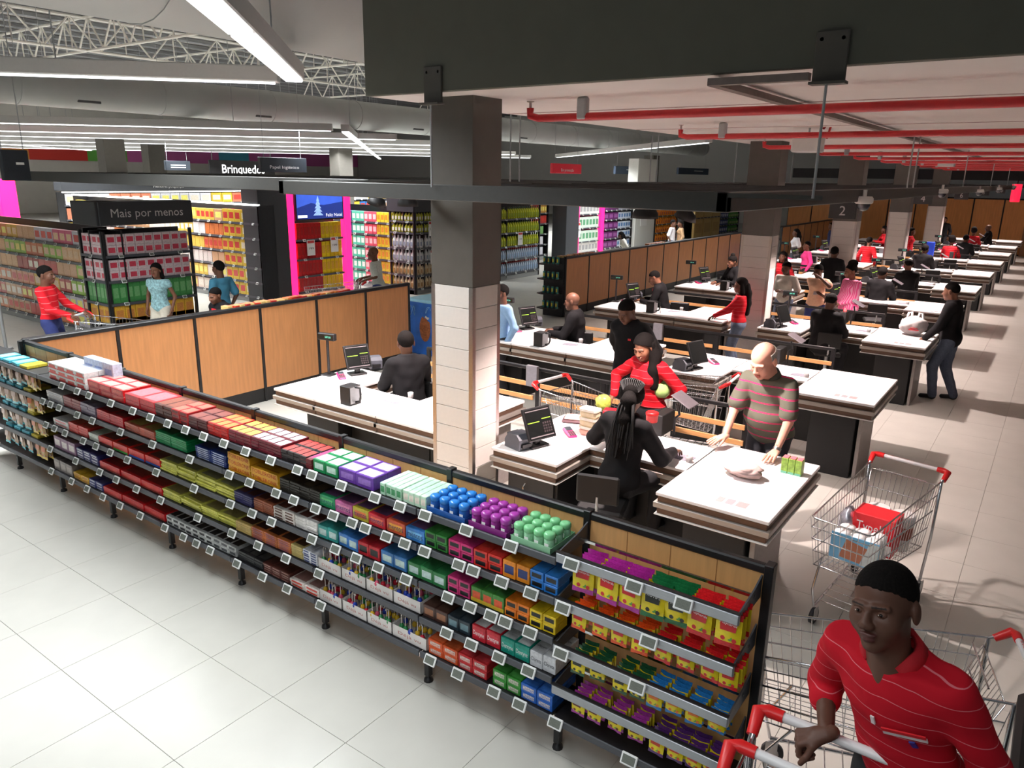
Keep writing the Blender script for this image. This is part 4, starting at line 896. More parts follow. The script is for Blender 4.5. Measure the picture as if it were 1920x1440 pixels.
def crumple(name, label, cat, mat, loc, sx, sy, sz, seed=1, n=10, amp=.22):
    rnd = random.Random(seed); mb = MB(); rings = []
    for i in range(n+1):
        th = math.pi*i/n
        for j in range(16):
            ph = 2*math.pi*j/16; r = 1+amp*(rnd.random()-.5)*math.sin(th)
            rings.append((sx*r*math.sin(th)*math.cos(ph), sy*r*math.sin(th)*math.sin(ph), sz*(1-math.cos(th))*(1+amp*.3*(rnd.random()-.5))))
    fs = [(i*16+j, i*16+(j+1) % 16, (i+1)*16+(j+1) % 16, (i+1)*16+j) for i in range(n) for j in range(16)]
    mb.add(rings, fs, 0, True); return tag(mb.build(name, [mat], None, loc), label, cat)
FOIL = M('foil_silver', (190, 190, 200), .25, .7, var=.3, scale=25)
crumple('snack_bag', 'silver and red snack bag leaning in the trolley corner', 'snack bag', FOIL, lp(.17, .0, .5), .07, .1, .15, 3)
# goods on the braided cashier's till
ICE = M('tub_cream', (244, 222, 184), .4); p = onz(1105, 815, .9)
for i in range(3):
    t = empty('ice_cream_tub', 'cream coloured ice cream tub stacked at the braided cashier\'s till', 'tub', (p.x, p.y, .9+i*.085), 0, 'stacked ice cream tubs')
    MB().rbox(-.085, .085, -.06, .06, 0, .07, 0, .02).build('tub', [ICE if i else M('tub_pink', (236, 190, 170), .4)], t); MB().rbox(-.09, .09, -.065, .065, .066, .084, 0, .02).build('lid', [M('lid_cream', (250, 240, 226), .4)], t)
p = onz(1150, 792, .9); tag(MB().rbox(-.1, .1, -.06, .06, 0, .13, 0, .01).build('frozen_pack', [M('frozen_red', (216, 30, 44), .35, var=.3, scale=14)], None, (p.x, p.y, .9), .3), 'red and white frozen food carton beside the ice cream tubs', 'carton')
MEAT = M('meat_tray_pink', (226, 170, 160), .3, var=.25, scale=14)
p = onz(1080, 790, .9); t = empty('meat_tray', 'pink meat tray under film lying behind the ice cream tubs', 'meat tray', (p.x, p.y, .9), .4)
MB().rbox(-.13, .13, -.09, .09, 0, .03, 0, .012).build('tray', [M('tray_dark', (90, 60, 66), .4)], t); MB().rbox(-.11, .11, -.075, .075, .025, .055, 0, .015).build('meat', [MEAT], t)
p = onz(1222, 790, 1.1); tag(MB().lathe([(.05, 0), (.055, .06), (.058, .062), (.058, .085), (.05, .09)], 14).build('margarine_tub', [RED], None, (p.x, p.y, 1.098)), 'round red tub standing on the black scanner box', 'tub')
# packing end: grapes bag, fruit, juice cartons
FILM = M('carrier_film', (238, 206, 200), .3, var=.15, scale=10)
p = onz(1395, 893, .9); crumple('produce_bag', 'knotted translucent bag of pink produce on the packing table', 'bag', FILM, (p.x, p.y, .898), .15, .11, .06, 5, amp=.5)
p = onz(1372, 880, .9); tag(MB().lathe([(.002, 0), (.03, .012), (.038, .035), (.03, .062), (.004, .072)], 12).build('green_pear', [M('pear_green', (196, 200, 90), .45)], None, (p.x, p.y, .9)), 'pale green fruit lying by the produce bag', 'fruit')
p = onz(1488, 888, .9); JG = M('juice_green', (150, 190, 80), .4, var=.45, scale=22)
for i in range(3):
    t = empty('juice_carton', 'small juice carton with green pear print in a six pack', 'juice carton', (p.x-.07+i*.055, p.y, .9), 0, 'juice cartons on the packing table')
    MB().rbox(-.026, .026, -.04, .04, 0, .13, 0, .003).build('carton', [JG], t); MB().box(-.024, .024, -.0408, -.04, .0, .02).build('base_band', [M('juice_mint', (120, 196, 170), .4)], t); MB().box(-.022, .022, -.036, .036, .13, .134).build('top_flap', [M('juice_pink', (226, 120, 130), .4)], t)
# white carrier bag on the third till
WB = M('carrier_white', (246, 240, 240), .4, var=.04)
p = onz(1710, 628, .9); o = crumple('carrier_bag', 'full white carrier bag with red print on the packing end', 'carrier bag', WB, (p.x, p.y, .898), .2, .15, .15, 9, amp=.25)
q = MB().path([(-.1, 0, .26), (-.09, 0, .34), (-.05, 0, .36), (-.03, 0, .28)], .02, 6); q.path([(.05, 0, .27), (.06, 0, .35), (.1, 0, .35), (.12, 0, .26)], .02, 6); q.build('bag_handle', [WB], o)
MB().box(-.04, .1, -.16, -.15, .1, .115).box(-.02, .08, -.16, -.15, .13, .14).build('red_print', [M('carrier_red', (206, 50, 60), .5)], o)
# ================================================================= the shop floor behind the tills
PLINTH = M('plinth_grey', (150, 152, 150), .5); PINKL = M('pink_light_column', (255, 30, 110), .4, emit=2.2, var=0); HDR = M('header_charcoal', (52, 54, 58), .6, var=.03); HTX = M('header_letters', (206, 204, 202), .6)
SHL = M('shelf_light_strip', (255, 255, 252), .4, emit=4, var=0)
_BT = {}
def bottle(r, h, body, cap, label=None):
    key = (r, h, body, cap, label)
    if key not in _BT:
        m = MB().lathe([(r*.9, 0), (r, h*.05), (r, h*.58), (r*.45, h*.8), (r*.4, h*.86)], 8); m.lathe([(r*.45, h*.85), (r*.45, h), (r*.3, h)], 8, (0, 0, 0), 1)
        if label: m.quad((-r*.6, -r*1.0, h*.15), (r*.6, -r*1.0, h*.15), (r*.6, -r*1.0, h*.48), (-r*.6, -r*1.0, h*.48), 2)
        cs = [body, cap]+([label] if label else [])
        _BT[key] = m.mesh('bottle', [M('pack_%d_%d_%d' % c, c, .3, var=.05) for c in cs])
    return _BT[key]
COLN = lambda c: ('white' if min(c) > 190 else 'black' if max(c) < 70 else 'grey' if max(c)-min(c) < 30 else 'red' if c[0] > 150 and c[1] < 80 and c[2] < 90 else 'pink' if c[0] > 190 and c[2] > 100 and c[1] < 150 else 'orange' if c[0] > 190 and c[1] < 165 and c[2] < 110 else 'yellow' if c[0] > 180 and c[1] > 165 and c[2] < 140 else 'green' if c[1] > c[0] and c[1] >= c[2] else 'blue' if c[2] > c[0] and c[2] > c[1] else 'purple' if c[2] > c[1] and c[0] > c[1] else 'brown')
def gface(name, label, x, y, rot, length, depth, top, zs, rows, where, header=None, htext=None, lit=False, base=.14, posts=True, nm='grocery_carton', stuff=False):
    """one shelf face: local x runs along it, goods face local -y. rows[i] = list of (width, spec); spec = (kind, unit width, height, layers, body, front, top)"""
    t = empty(name, label, 'shelf', (x, y, 0), rot); far = MB(); fmats = []
    MB().box(0, length, depth-.03, depth, .05, top).build('back_panel', [BLACK], t)
    MB().rbox(0, length, .02, depth, 0, base, 0, .006).build('plinth', [PLINTH], t); MB().rbox(0, length, 0, depth, base, base+.02, 0, .004).build('base_deck', [BLACK], t)
    if posts == 'thin':
        for a in (0, length-.05): MB().rbox(a, a+.05, .0, .06, 0, top, 0, .005).build('upright', [BLACK], t)
    elif posts:
        for a in (0, length-.06): MB().rbox(a, a+.06, .0, depth, 0, top, 0, .005).build('upright', [BLACK], t)
    for z in zs:
        MB().box(.02, length-.02, .01, depth-.03, z-.03, z).build('shelf', [BLACK], t); MB().box(.02, length-.02, -.008, .012, z-.045, z+.004).build('shelf_lip', [LIPM], t)
    n = max(1, int(length/.45))
    for z in zs[::1]:
        for k in range(n): put(tagm, 'price_tag', t, ((k+.5)*length/n, -.018, z-.02))
    if lit: MB().box(0, length, -.03, .05, top-.02, top+.02).build('shelf_light', [SHL], t)
    if header:
        h = MB().rbox(-.03, length+.03, -.05, depth+.02, header[0], header[1], 0, .01).build('header', [HDR], t)
        if htext: MB().text(htext, (header[1]-header[0])*.52, (length*.5, -.053, (header[0]+header[1])/2)).build('lettering', [HTX], h)
    c, s_ = math.cos(rot), math.sin(rot)
    def wp(lx, ly): return (x+lx*c-ly*s_, y+lx*s_+ly*c)
    for z, row in zip(zs, rows):
        lx = .07
        for (wd, spec) in row:
            kind, uw, uh, nl, body, front, topc = spec; n = max(1, int(wd/uw)); uw2 = wd/n
            for k in range(n):
                if lx+(k+.5)*uw2 > length-.06: break
                for l in range(nl):
                    px, py = wp(lx+(k+.5)*uw2, .03)
                    if kind == 'box':
                        me = carton(round(uw2*.96, 2), .12, uh*.98, body, front, topc); pn, ct = nm, 'carton'
                    else:
                        me = bottle(round(uw2*.46, 3), uh, body, topc or (60,60,60), front); pn, ct = 'bottle', 'bottle'; px, py = wp(lx+(k+.5)*uw2, .08)
                    if stuff:
                        far.T = Matrix.Translation((lx+(k+.5)*uw2, .03, z+.001+l*uh)); ix = []
                        for m_ in me.materials:
                            if m_ not in fmats: fmats.append(m_)
                            ix.append(fmats.index(m_))
                        for p_ in me.polygons:
                            if p_.normal.y < -.9 and p_.area > .004: far.add([me.vertices[v].co for v in p_.vertices], [tuple(range(len(p_.vertices)))], ix[p_.material_index])
                        far.box(-uw2*.47, uw2*.47, .002, .1, 0, uh*.96, ix[0]); continue
                    o = put(me, pn, None, (px, py, z+.001+l*uh), rot)
                    lb = '%s %s in the goods %s' % (COLN(body)+(' and '+COLN(front) if front and COLN(front) != COLN(body) else ''), 'carton' if ct == 'carton' else 'bottle', where)
                    tag(o, lb, ct, lb+' set')
            lx += wd
    if stuff: far.build('packs', fmats, t)['kind'] = 'stuff'
    return t
def bx(uw, uh, nl, body, front=None, top=None): return ('box', uw, uh, nl, body, front, top)
def bo(uw, uh, body, cap, label=None): return ('bot', uw, uh, 1, body, label, cap)
# promotion end "Mais por menos"
pk = bx(.17, .19, 2, (226,206,210), (206,64,86), (226,220,220)); gr = bx(.13, .38, 1, (62,140,70), (110,170,110), (60,120,60)); yw = bx(.2, .33, 1, (222,170,50), (200,130,60), (226,190,90))
gface('promotion_shelf', 'promotion end shelf headed Mais por menos with pink and green packs', -14, 6.85, math.pi/2, 1.75, .5, 2.1, [.16, .3+.1, .78, 1.2, 1.66], [[(1.6, yw)], [(1.6, yw)], [(1.6, gr)], [(1.6, pk)], [(1.6, pk)]], 'under the Mais por menos header', (2.2, 2.62), 'Mais por menos', nm='promotion_pack', posts='thin')
gface('promotion_shelf', 'side of the promotion shelf with pink, green and yellow packs', -14.86, 6.83, 0, .84, .4, 2.1, [.4, .78, 1.2, 1.66], [[(.74, yw)], [(.74, gr)], [(.74, pk)], [(.74, pk)]], 'on the side of the promotion shelf', (2.2, 2.62), None, nm='promotion_pack', posts='thin')
rnd = random.Random(4)
def mixrow(cols, total, w0, uw, uh, nl=1):
    r = []; left = total
    while left > .2:
        wd = min(left, rnd.choice(w0)); b = rnd.choice(cols); f = rnd.choice(((236,226,210), (226,190,150), (200,60,50), (240,230,120), None, None)); r.append((wd, bx(uw, uh, nl, b, f, tuple(min(255, int(c*1.1)) for c in b)))); left -= wd
    return r
warm = [(206,110,60), (214,130,80), (190,70,60), (224,150,110), (206,160,120), (170,60,56), (226,180,130), (150,190,70), (206,90,120), (216,170,60), (196,190,200)]
zs = [.16, .48, .8, 1.12, 1.44, 1.76]
gface('grocery_shelf', 'long grocery shelf of orange, red and pink packets left of the promotion shelf', -25, 6.95, 0, 10.1, .45, 2.12, zs, [mixrow(warm, 9.9, (.5, .8, 1.1), .225, .27) for _ in zs], 'on the long orange and red shelf', nm='packet_carton')
biscuit = [(226,214,206), (232,226,222), (196,150,110), (206,160,120), (224,206,190), (214,120,60), (226,190,80)]
zs = [.16, .52, .88, 1.24, 1.6, 1.96]
gface('grocery_shelf', 'long biscuit shelf of white, tan and orange cartons behind the oak partition', -25, 11.5, 0, 9.2, .45, 2.4, zs, [mixrow(biscuit, 7.6, (.55, .8), .2, .29)+[(.75, bx(.24, .31, 1, (224,190,60), (200,50,44), (206,60,50))), (.7, bx(.24, .31, 1, (224,190,60), (236,226,200), (206,60,50)))] for _ in zs], 'on the white and tan biscuit shelf', lit=True, nm='biscuit_carton')
# end with pink light columns and screen
t = empty('dark_pillar', 'dark square pillar beside the pink-lit red and yellow display', 'pillar', (-16.05, 11.5, 0)); MB().rbox(-.4, .25, 0, .85, 0, 3.0, 0, .01).build('shaft', [HDR], t)
rd = bx(.11, .42, 1, (196,24,32), (170,30,34), (170,30,30)); yl = bx(.13, .42, 1, (240,208,24), (226,180,60), (240,220,60))
gface('display_shelf', 'pink-lit display shelf of red and yellow packs under a screen', -15.9, 12.62, math.pi/2, 1.62, .4, 2.75, [.16, .56, 1.0, 1.5], [[(.8, rd), (.7, yl)]]*4, 'on the pink-lit display under the screen', posts=False, nm='chocolate_pack')
def pinkcol(x, y0, y1, z1, lab):
    o = tag(MB().rbox(x-.15, x+.05, y0, y1, .02, z1, 0, .02).build('light_column', [PINKL]), lab, 'light column')
pinkcol(-15.9, 12.36, 12.6, 2.78, 'pink glowing column between the dark pillar and the red packs'); pinkcol(-15.9, 14.28, 14.5, 2.62, 'pink glowing column beside the yellow packs')
t = empty('screen_panel', 'blue screen with a lit Christmas tree and the words Feliz Natal', 'screen', (-15.86, 12.65, 0), math.pi/2)
MB().rbox(0, 1.6, 0, .1, 1.98, 2.72, 0, .01).build('casing', [BLACK], t)
sc = MB().quad((.04, -.002, 2.02), (1.56, -.002, 2.02), (1.56, -.002, 2.68), (.04, -.002, 2.68)).build('screen', [M('screen_blue', (62, 96, 206), .3, emit=.9, var=.25, scale=3)], t)
q = MB(); q.add([(.04, -.004, 2.3), (.5, -.004, 2.42), (.9, -.004, 2.36), (1.56, -.004, 2.44), (1.56, -.004, 2.02), (.04, -.004, 2.02)], [(0, 5, 4, 3, 2, 1)], 0)
for i in range(5): q.add([(.72-.17+i*.03, -.006, 2.1+i*.09), (.72+.17-i*.03, -.006, 2.1+i*.09), (.72, -.006, 2.24+i*.09)], [(0,1,2)], 1)
q.text('Feliz Natal', .12, (1.25, -.008, 2.1), mi=2, width=.55); q.quad((.06,-.006,2.05), (.36,-.006,2.05), (.36,-.006,2.12), (.06,-.006,2.12), 2)
q.build('picture', [M('pic_hills', (40, 62, 150), .4, emit=.5), M('pic_tree', (150, 180, 226), .4, emit=.9, var=.5, scale=40), M('pic_white', (250, 250, 255), .4, emit=1, var=0)], sc)
def poster(p, rot, lab, w_=.26, h=.4):
    t = empty('price_poster', lab, 'price poster', p, rot); MB().box(-w_/2, w_/2, -.004, 0, -h/2, h/2).build('card', [WHITE], t)
    q = MB(); q.quad((-w_*.42, -.0052, h*.3), (w_*.42, -.0052, h*.3), (w_*.42, -.0052, h*.46), (-w_*.42, -.0052, h*.46), 0); q.text('199', h*.2, (0, -.0054, -.02), mi=1, width=w_*.6); q.build('print', [M('poster_red', (196, 60, 60), .5), INK], t)
poster((-15.89, 13.1, 1.28), math.pi/2, 'white price poster on the red packs'); poster((-15.89, 13.9, 1.32), math.pi/2, 'white price poster on the yellow packs')
# shelves beyond the pink display
zs = [.16, .5, .84, 1.18, 1.52, 1.86]; tl, pi_, ye = bx(.15, .28, 1, (90,190,160), (226,236,226), None), bx(.15, .28, 1, (224,90,110), (250,200,200), None), bx(.15, .28, 1, (232,214,60), (220,150,50), None); gb = bx(.22, .28, 1, (54,64,120), (206,176,110), None); tn = bx(.3, .28, 1, (190,176,146), (150,140,110), None); gg = bx(.3, .28, 1, (140,170,160), (206,220,214), None)
gface('grocery_shelf', 'tea shelf with teal, pink and yellow cartons behind the shopper in the pale polo', -20, 15.3, 0, 5.0, .45, 2.3, zs, [[(1.6, tn), (1.6, gg), (.5, tl), (.5, pi_), (.6, ye)], [(1.6, tn), (1.6, gg), (.5, tl), (.5, pi_), (.6, ye)], [(1.6, tn), (1.6, gg), (.5, tl), (.5, pi_), (.6, ye)], [(3.2, bx(1.0, .25, 1, (170,124,70), (150,104,56), None)), (.5, tl), (.5, pi_), (.6, ye)], [(3.2, gb), (.5, tl), (.5, pi_), (.6, ye)], [(3.2, gb), (.5, tl), (.5, pi_), (.6, ye)]], 'on the teal, pink and yellow tea shelf', nm='tea_carton')
zs = [.16, .52, .88, 1.25, 1.66, 1.96]
wb, cb, yb = bo(.12, .33, (232,232,232), (226,226,230), (150,160,180)), bo(.12, .32, (226,206,170), (236,232,226), (170,130,80)), bo(.11, .25, (196,196,60), (60,56,40), (236,236,226))
oilrows = [[(2.2, cb)], [(2.2, cb)], [(2.2, wb)], [(2.2, wb)], [(2.2, yb)], [(2.2, yb)]]
gface('promotion_shelf', 'bottle end shelf headed Poupança with white and cream bottles', -14.05, 15.1, math.pi/2, 2.3, .45, 2.2, zs, oilrows, 'on the Poupança bottle shelf', (2.2, 2.56), 'Poupança', posts='thin')
gface('promotion_shelf', 'side of the white and cream bottle shelf by the tiled column', -15.0, 15.08, 0, .93, .4, 2.2, zs, [[(.8, r[0][1])] for r in oilrows], 'on the side of the Poupança shelf', (2.2, 2.56), None, posts='thin')
poster((-14.04, 15.75, 1.75), math.pi/2, 'white price poster on the yellow oil bottles'); poster((-14.04, 15.8, .98), math.pi/2, 'white price poster on the white bottles')
zs = [.2, .62, 1.04, 1.46, 1.88]; gy = bo(.12, .36, (206,214,50), (40,60,40), (150,170,50)); cl = bo(.11, .36, (190,206,224), (206,60,60), (140,170,206))
rws = [[(2.1, cl)], [(2.1, cl)], [(2.1, gy)], [(2.1, gy)], [(2.1, gy)]]
gface('bottle_shelf', 'end shelf of lime yellow bottles above clear bottles with red caps', -14, 18.85, math.pi/2, 2.2, .45, 2.35, zs, rws, 'on the lime and clear bottle shelf', posts='thin')
gface('bottle_shelf', 'side of the lime yellow bottle shelf next to the tiled column', -14.9, 18.83, 0, .88, .4, 2.35, zs, [[(.75, r[0][1])] for r in rws], 'on the side of the lime bottle shelf', posts='thin')
poster((-13.99, 19.9, 1.25), math.pi/2, 'white price poster on the lime yellow bottles')
deterg = [(200,206,224), (226,226,232), (190,110,150), (130,180,110), (206,150,70), (180,60,56), (60,90,150)]
zs = [.2, .6, 1.0, 1.4, 1.8, 2.15]
gface('grocery_shelf', 'shelf of white, pink and green detergent packs behind the lime bottles', -16.5, 22.4, math.pi/2, 3.0, .45, 2.5, zs, [mixrow(deterg, 2.8, (.5, .8), .16, .3) for _ in zs], 'on the white and pink detergent shelf', nm='detergent_pack')
t = empty('dark_pillar', 'dark square pillar beside the pink-lit display of white packs', 'pillar', (-16.0, 25.5, 0)); MB().rbox(-.4, .25, 0, .95, 0, 3.0, 0, .01).build('shaft', [HDR], t)
wg = bx(.24, .4, 1, (206,206,200), (150,150,150), (226,226,226)); gg2 = bx(.24, .45, 1, (206,220,206), (90,150,110), (226,226,226))
gface('display_shelf', 'pink-lit display shelf of white and pale green packs', -15.95, 26.78, math.pi/2, 1.75, .4, 2.6, [.16, .6, 1.15, 1.7], [[(1.6, wg)], [(1.6, gg2)], [(1.6, gg2)], [(1.6, wg)]], 'on the pink-lit display of white packs', posts=False)
pinkcol(-15.95, 26.5, 26.76, 2.65, 'pink glowing column beside the dark pillar and white packs'); pinkcol(-15.95, 28.55, 28.8, 2.6, 'pink glowing column beside the purple packs')
poster((-15.897, 26.6, 1.1), math.pi/2, 'white price poster on a pink glowing column', .5, .6)
pu = bx(.42, .3, 1, (104,44,104), (150,90,150), None); wbl = bx(.2, .3, 1, (206,214,226), (90,130,180), None); orr = bo(.22, .36, (236,140,40), (226,170,60), (200,90,40)); grn = bo(.2, .36, (80,160,60), (60,120,50), (206,220,150)); tanb = bx(1.2, 1.0, 1, (206,176,110), (190,156,96), None)
zs = [.2, .6, 1.0, 1.4, 1.8, 2.15]
gface('grocery_shelf', 'shelf of purple packs and pale blue packs beside the white pillar', -16, 28.9, math.pi/2, 2.7, .45, 2.55, zs, [[(1.3, pu), (1.2, wbl)]]*6, 'on the purple and pale blue shelf')
t = empty('white_pillar', 'wide white pillar carrying a framed price sign beyond the long oak partition', 'pillar', (-16, 31.9, 0)); MB().rbox(-.5, .0, 0, 2.0, 0, 4.0, 0, .01).build('shaft', [M('pillar_white', (214, 214, 208), .7)], t); MB().rbox(0, .02, .5, 1.15, 1.0, 1.9, 0, .005).build('framed_sign', [WHITE], t)
gface('grocery_shelf', 'shelf of orange and lemon drink bottles beyond the white pillar', -16, 34.0, math.pi/2, 2.6, .45, 2.4, zs, [[(2.4, orr)]]*2+[[(2.4, orr)]]*2+[[(2.4, orr)], [(2.4, grn)]], 'on the orange drink shelf')
gface('pallet_stack', 'tall stack of tan cardboard cases on the far shop floor', -15.5, 37.6, math.pi/2, 3.8, .6, 1.2, [.16, 1.2], [[(3.6, tanb)], [(3.6, tanb)]], 'in the tan cardboard stack', posts=False)
gface('grocery_shelf', 'far shelf of green bottles and blue cartons behind the cardboard cases', -16, 42, math.pi/2, 3.6, .45, 2.5, zs, [[(1.8, bx(.3, .3, 1, (50,70,140), (206,214,226), None)), (1.6, grn)]]*6, 'on the far green and blue shelf')
# more shelves farther back
zs = [.4, .9, 1.4, 1.9]
farc = [(206,206,210), (226,226,230), (206,60,60), (60,120,190), (226,190,60), (226,226,226), (200,120,90)]
for i, (x, y, L) in enumerate(((-29, 2, 9), (-29, 13, 8), (-29, 22.5, 10), (-31, 34, 10))):
    gface('grocery_shelf', ('distant shelf end of mixed packs by the tool display', 'distant shelf end of mixed packs behind the biscuit aisle', 'distant shelf end of mixed packs behind the tea aisle', 'distant shelf end of mixed packs behind the drinks')[i], x, y, math.pi/2, L, .5, 2.35, zs, [mixrow(farc, L-.2, (1.0, 1.6), .34, .4) for _ in zs], ('on the distant shelf by the tools', 'on the distant shelf behind the biscuits', 'on the distant shelf behind the tea', 'on the distant shelf behind the drinks')[i], (2.4, 2.7), 'Melhores poupanças' if i == 1 else None, lit=i < 2, stuff=True)
# blue ice cream freezer
t = empty('ice_cream_freezer', 'blue ice cream freezer with a half-eaten choc ice picture beside the oak partition', 'freezer', (-9.48, 9.95, 0))
MB().rbox(0, 1.2, 0, .65, .0, .98, 0, .02).build('cabinet', [M('freezer_blue', (36, 104, 196), .35, var=.25, scale=4)], t); MB().rbox(-.01, 1.21, -.01, .66, .96, 1.02, 0, .01).build('lid_frame', [M('freezer_rim', (160, 214, 236), .35)], t)
q = MB(); cx = .42
q.prism([(cx+.13*math.cos(a)*(1 if not .8 < a < 1.9 else .8), .5+.24*math.sin(a)*(1 if not .8 < a < 1.9 else .78)) for a in [i*2*math.pi/22 for i in range(22)]], -.004, .0); q.v = [(v[0], v[2], v[1]) for v in q.v]; q.f = [f[::-1] for f in q.f]; q.build('choc_ice_print', [M('choc_brown', (166, 92, 44), .5, var=.4, scale=30)], t)
q = MB(); q.path([(cx+.02, -.006, .72), (cx+.07, -.006, .69), (cx+.1, -.006, .7)], .02, 5); q.build('bite_print', [M('ice_cream_white', (240, 226, 206), .5)], t)
q = MB(); q.path([(.12+.06*math.cos(a*.9), -.004, .8+.09*math.sin(a*1.7)) for a in [i*.5 for i in range(18)]], .006, 4); q.path([(.5+.06*math.cos(a*.8), -.004, .84+.06*math.sin(a*1.3)) for a in [i*.5 for i in range(14)]], .005, 4); q.build('swirl_print', [M('swirl_pale', (150, 200, 240), .5)], t)
t = empty('drinks_cooler', 'small blue cooler box beyond the end of the long oak partition', 'cooler', (-9.3, 27.2, 0)); MB().rbox(0, .8, 0, 1.6, .0, .95, 0, .03).build('cabinet', [M('freezer_blue', (36, 104, 196), .35)], t); MB().rbox(-.01, .81, -.01, 1.61, .95, 1.0, 0, .01).build('lid', [WHITE], t)
# hanging signs
SGB = M('sign_dark_blue', (40, 46, 54), .5); 
def hsign(px0, py0, px1, py1, X, text, label, board=SGB, tcol=WHT, bars=0, size=.4):
    a = onx(px0, py0, X); b = onx(px1, py1, X); L = abs(b.y-a.y); H = a.z-b.z
    t = empty('hanging_sign', label, 'sign', (X, min(a.y, b.y), b.z), math.pi/2)
    MB().rbox(0, L, 0, .12, 0, H, 0, .01).build('board', [board], t)
    if text: 
        q = MB()
        q.text(text, H*size, (L*.5, -.004, H*.34), width=min(L*.86, len(text)*H*size*.55)); q.build('lettering', [tcol], t)
    for i in range(bars): MB().box(L*(.2 if bars > 1 else .5), L*.8, -.005, 0, H*(.52-i*.24), H*(.6-i*.24)).build('text_line', [tcol], t)
    for x in (L*.1, L*.9): MB().tube((x, .06, H), (x, .06, 8.19-b.z), .008, 4).build('hanger', [LGREY], t)
hsign(488, 294, 576, 324, -16, 'Papel higiénico', 'dark hanging sign reading Papel higiénico', size=.3)
hsign(310, 301, 358, 320, -26, None, 'dark hanging sign with two small lines of white text', bars=2)
hsign(1037, 306, 1090, 326, -15, 'Em promoção', 'red hanging sign reading Em promoção', board=M('sign_red', (214, 36, 54), .5), size=.42)
hsign(1155, 311, 1193, 327, -17.2, None, 'small dark blue hanging sign near the red promotion sign', board=M('sign_slate', (46, 60, 80), .5), bars=1)
hsign(1273, 314, 1328, 328, -17.2, None, 'wide slate hanging sign over the drinks aisle', board=M('sign_slate', (46, 60, 80), .5), bars=1)
hsign(0, 280, 60, 339, -13.5, None, 'big dark hanging sign box at the end of the black ceiling frame', bars=1)
q = onx(457, 318, -36); t = empty('lit_letters', 'white lit letters reading Brinquedos on the far department front', 'sign', q, math.pi/2)
MB().text('Brinquedos', .62, (0, 0, 0), width=2.6).build('lettering', [M('letters_lit', (255, 255, 255), .5, emit=3, var=0)], t)
MB().box(-2, 2, .02, .1, -.5, .45).build('back_board', [DKW], t)
for x in (-1.8, 1.8): MB().tube((x, .06, .4), (x, .06, 8.19-q.z), .02, 5).build('hanger', [LGREY], t)
p = onx(14, 360, -22); pinkcol(-22, p.y-.2, p.y+.2, 2.9, 'pink glowing column at the far end of the orange grocery shelf')
t = empty('floor_pole', 'thin grey pole standing on the shop floor behind the candy shelves', 'pole', onz(12, 655)); MB().tube((0, 0, 0), (0, 0, 1.6), .03, 8).build('shaft', [LGREY], t); MB().lathe([(.12, 0), (.1, .03)], 12).build('foot', [LGREY], t)
for (px, py, X) in ((210, 300, -30), (290, 312, -34), (640, 310, -26), (1220, 330, -20)):
    p = onx(px, py, X); struct(MB().rbox(p.x-.3, p.x+.3, p.y-.4, p.y+.4, 0, 4.4, 0, .01).build('trim_%d' % (20+int(px/10)), [DARKG]))
# ================================================================= people
def _seg(P, a, b, r1, r2):
    a = np.asarray(a, np.float32); b = np.asarray(b, np.float32); ba = b-a; L = float(ba@ba)+1e-9
    t = np.clip(((P-a)@ba)/L, 0, 1); q = P-a-t[..., None]*ba
    return np.sqrt((q*q).sum(-1))-(r1+(r2-r1)*t)
def _ell(P, c, r, Rm):
    q = P-np.asarray(c, np.float32)
    if Rm is not None: q = q@np.asarray(Rm, np.float32)
    r = np.asarray(r, np.float32); k0 = np.sqrt(((q/r)**2).sum(-1)); k1 = np.sqrt(((q/(r*r))**2).sum(-1))+1e-9
    return k0*(k0-1)/k1
def evalp(p, P): return _seg(P, *p[1:5]) if p[0] == 's' else _ell(P, *p[1:4])
def pbox(p):
    if p[0] == 's': a = np.minimum(p[1], p[2]); b = np.maximum(p[1], p[2]); r = max(p[3], p[4])
    else: a = b = np.asarray(p[1]); r = max(p[2])
    return np.asarray(a, float)-r, np.asarray(b, float)+r
def smin(a, b, k):
    h = np.clip(.5+.5*(b-a)/k, 0, 1); return b+(a-b)*h-k*h*(1-h)
def field(prims, vox, clip=None, sub=(), fold=0.):
    lo = np.min([pbox(p)[0] for p in prims], 0)-3*vox-.01; hi = np.max([pbox(p)[1] for p in prims], 0)+3*vox+.01
    n = np.ceil((hi-lo)/vox).astype(int)+1
    ax = [(lo[i]+vox*np.arange(n[i])).astype(np.float32) for i in range(3)]
    D = np.full(tuple(n), .2, np.float32)
    def sl(p, m):
        a, b = pbox(p); i0 = np.maximum(0, np.floor((a-m-lo)/vox).astype(int)); i1 = np.minimum(n, np.ceil((b+m-lo)/vox).astype(int)+1)
        return tuple(slice(i0[i], i1[i]) for i in range(3))
    for p in prims:
        k = p[-1]; s = sl(p, k+2*vox+.01); G = np.stack(np.meshgrid(*[ax[i][s[i]] for i in range(3)], indexing='ij'), -1)
        D[s] = smin(D[s], evalp(p, G).astype(np.float32), k)
    for p in sub:
        k = p[-1]; s = sl(p, k+.01); G = np.stack(np.meshgrid(*[ax[i][s[i]] for i in range(3)], indexing='ij'), -1)
        D[s] = -smin(-D[s], evalp(p, G).astype(np.float32), k)
    if clip or fold:
        G = np.stack(np.meshgrid(*ax, indexing='ij'), -1)
        if fold: D = D+fold*(np.sin(G[..., 2]*42+G[..., 0]*25+3*np.sin(G[..., 1]*13))*np.sin(G[..., 0]*17-G[..., 2]*9)).astype(np.float32)
        if clip: D = np.maximum(D, clip(G).astype(np.float32))
    D[0] = D[-1] = .1; D[:, 0] = D[:, -1] = .1; D[:, :, 0] = D[:, :, -1] = .1
    return D, lo, vox
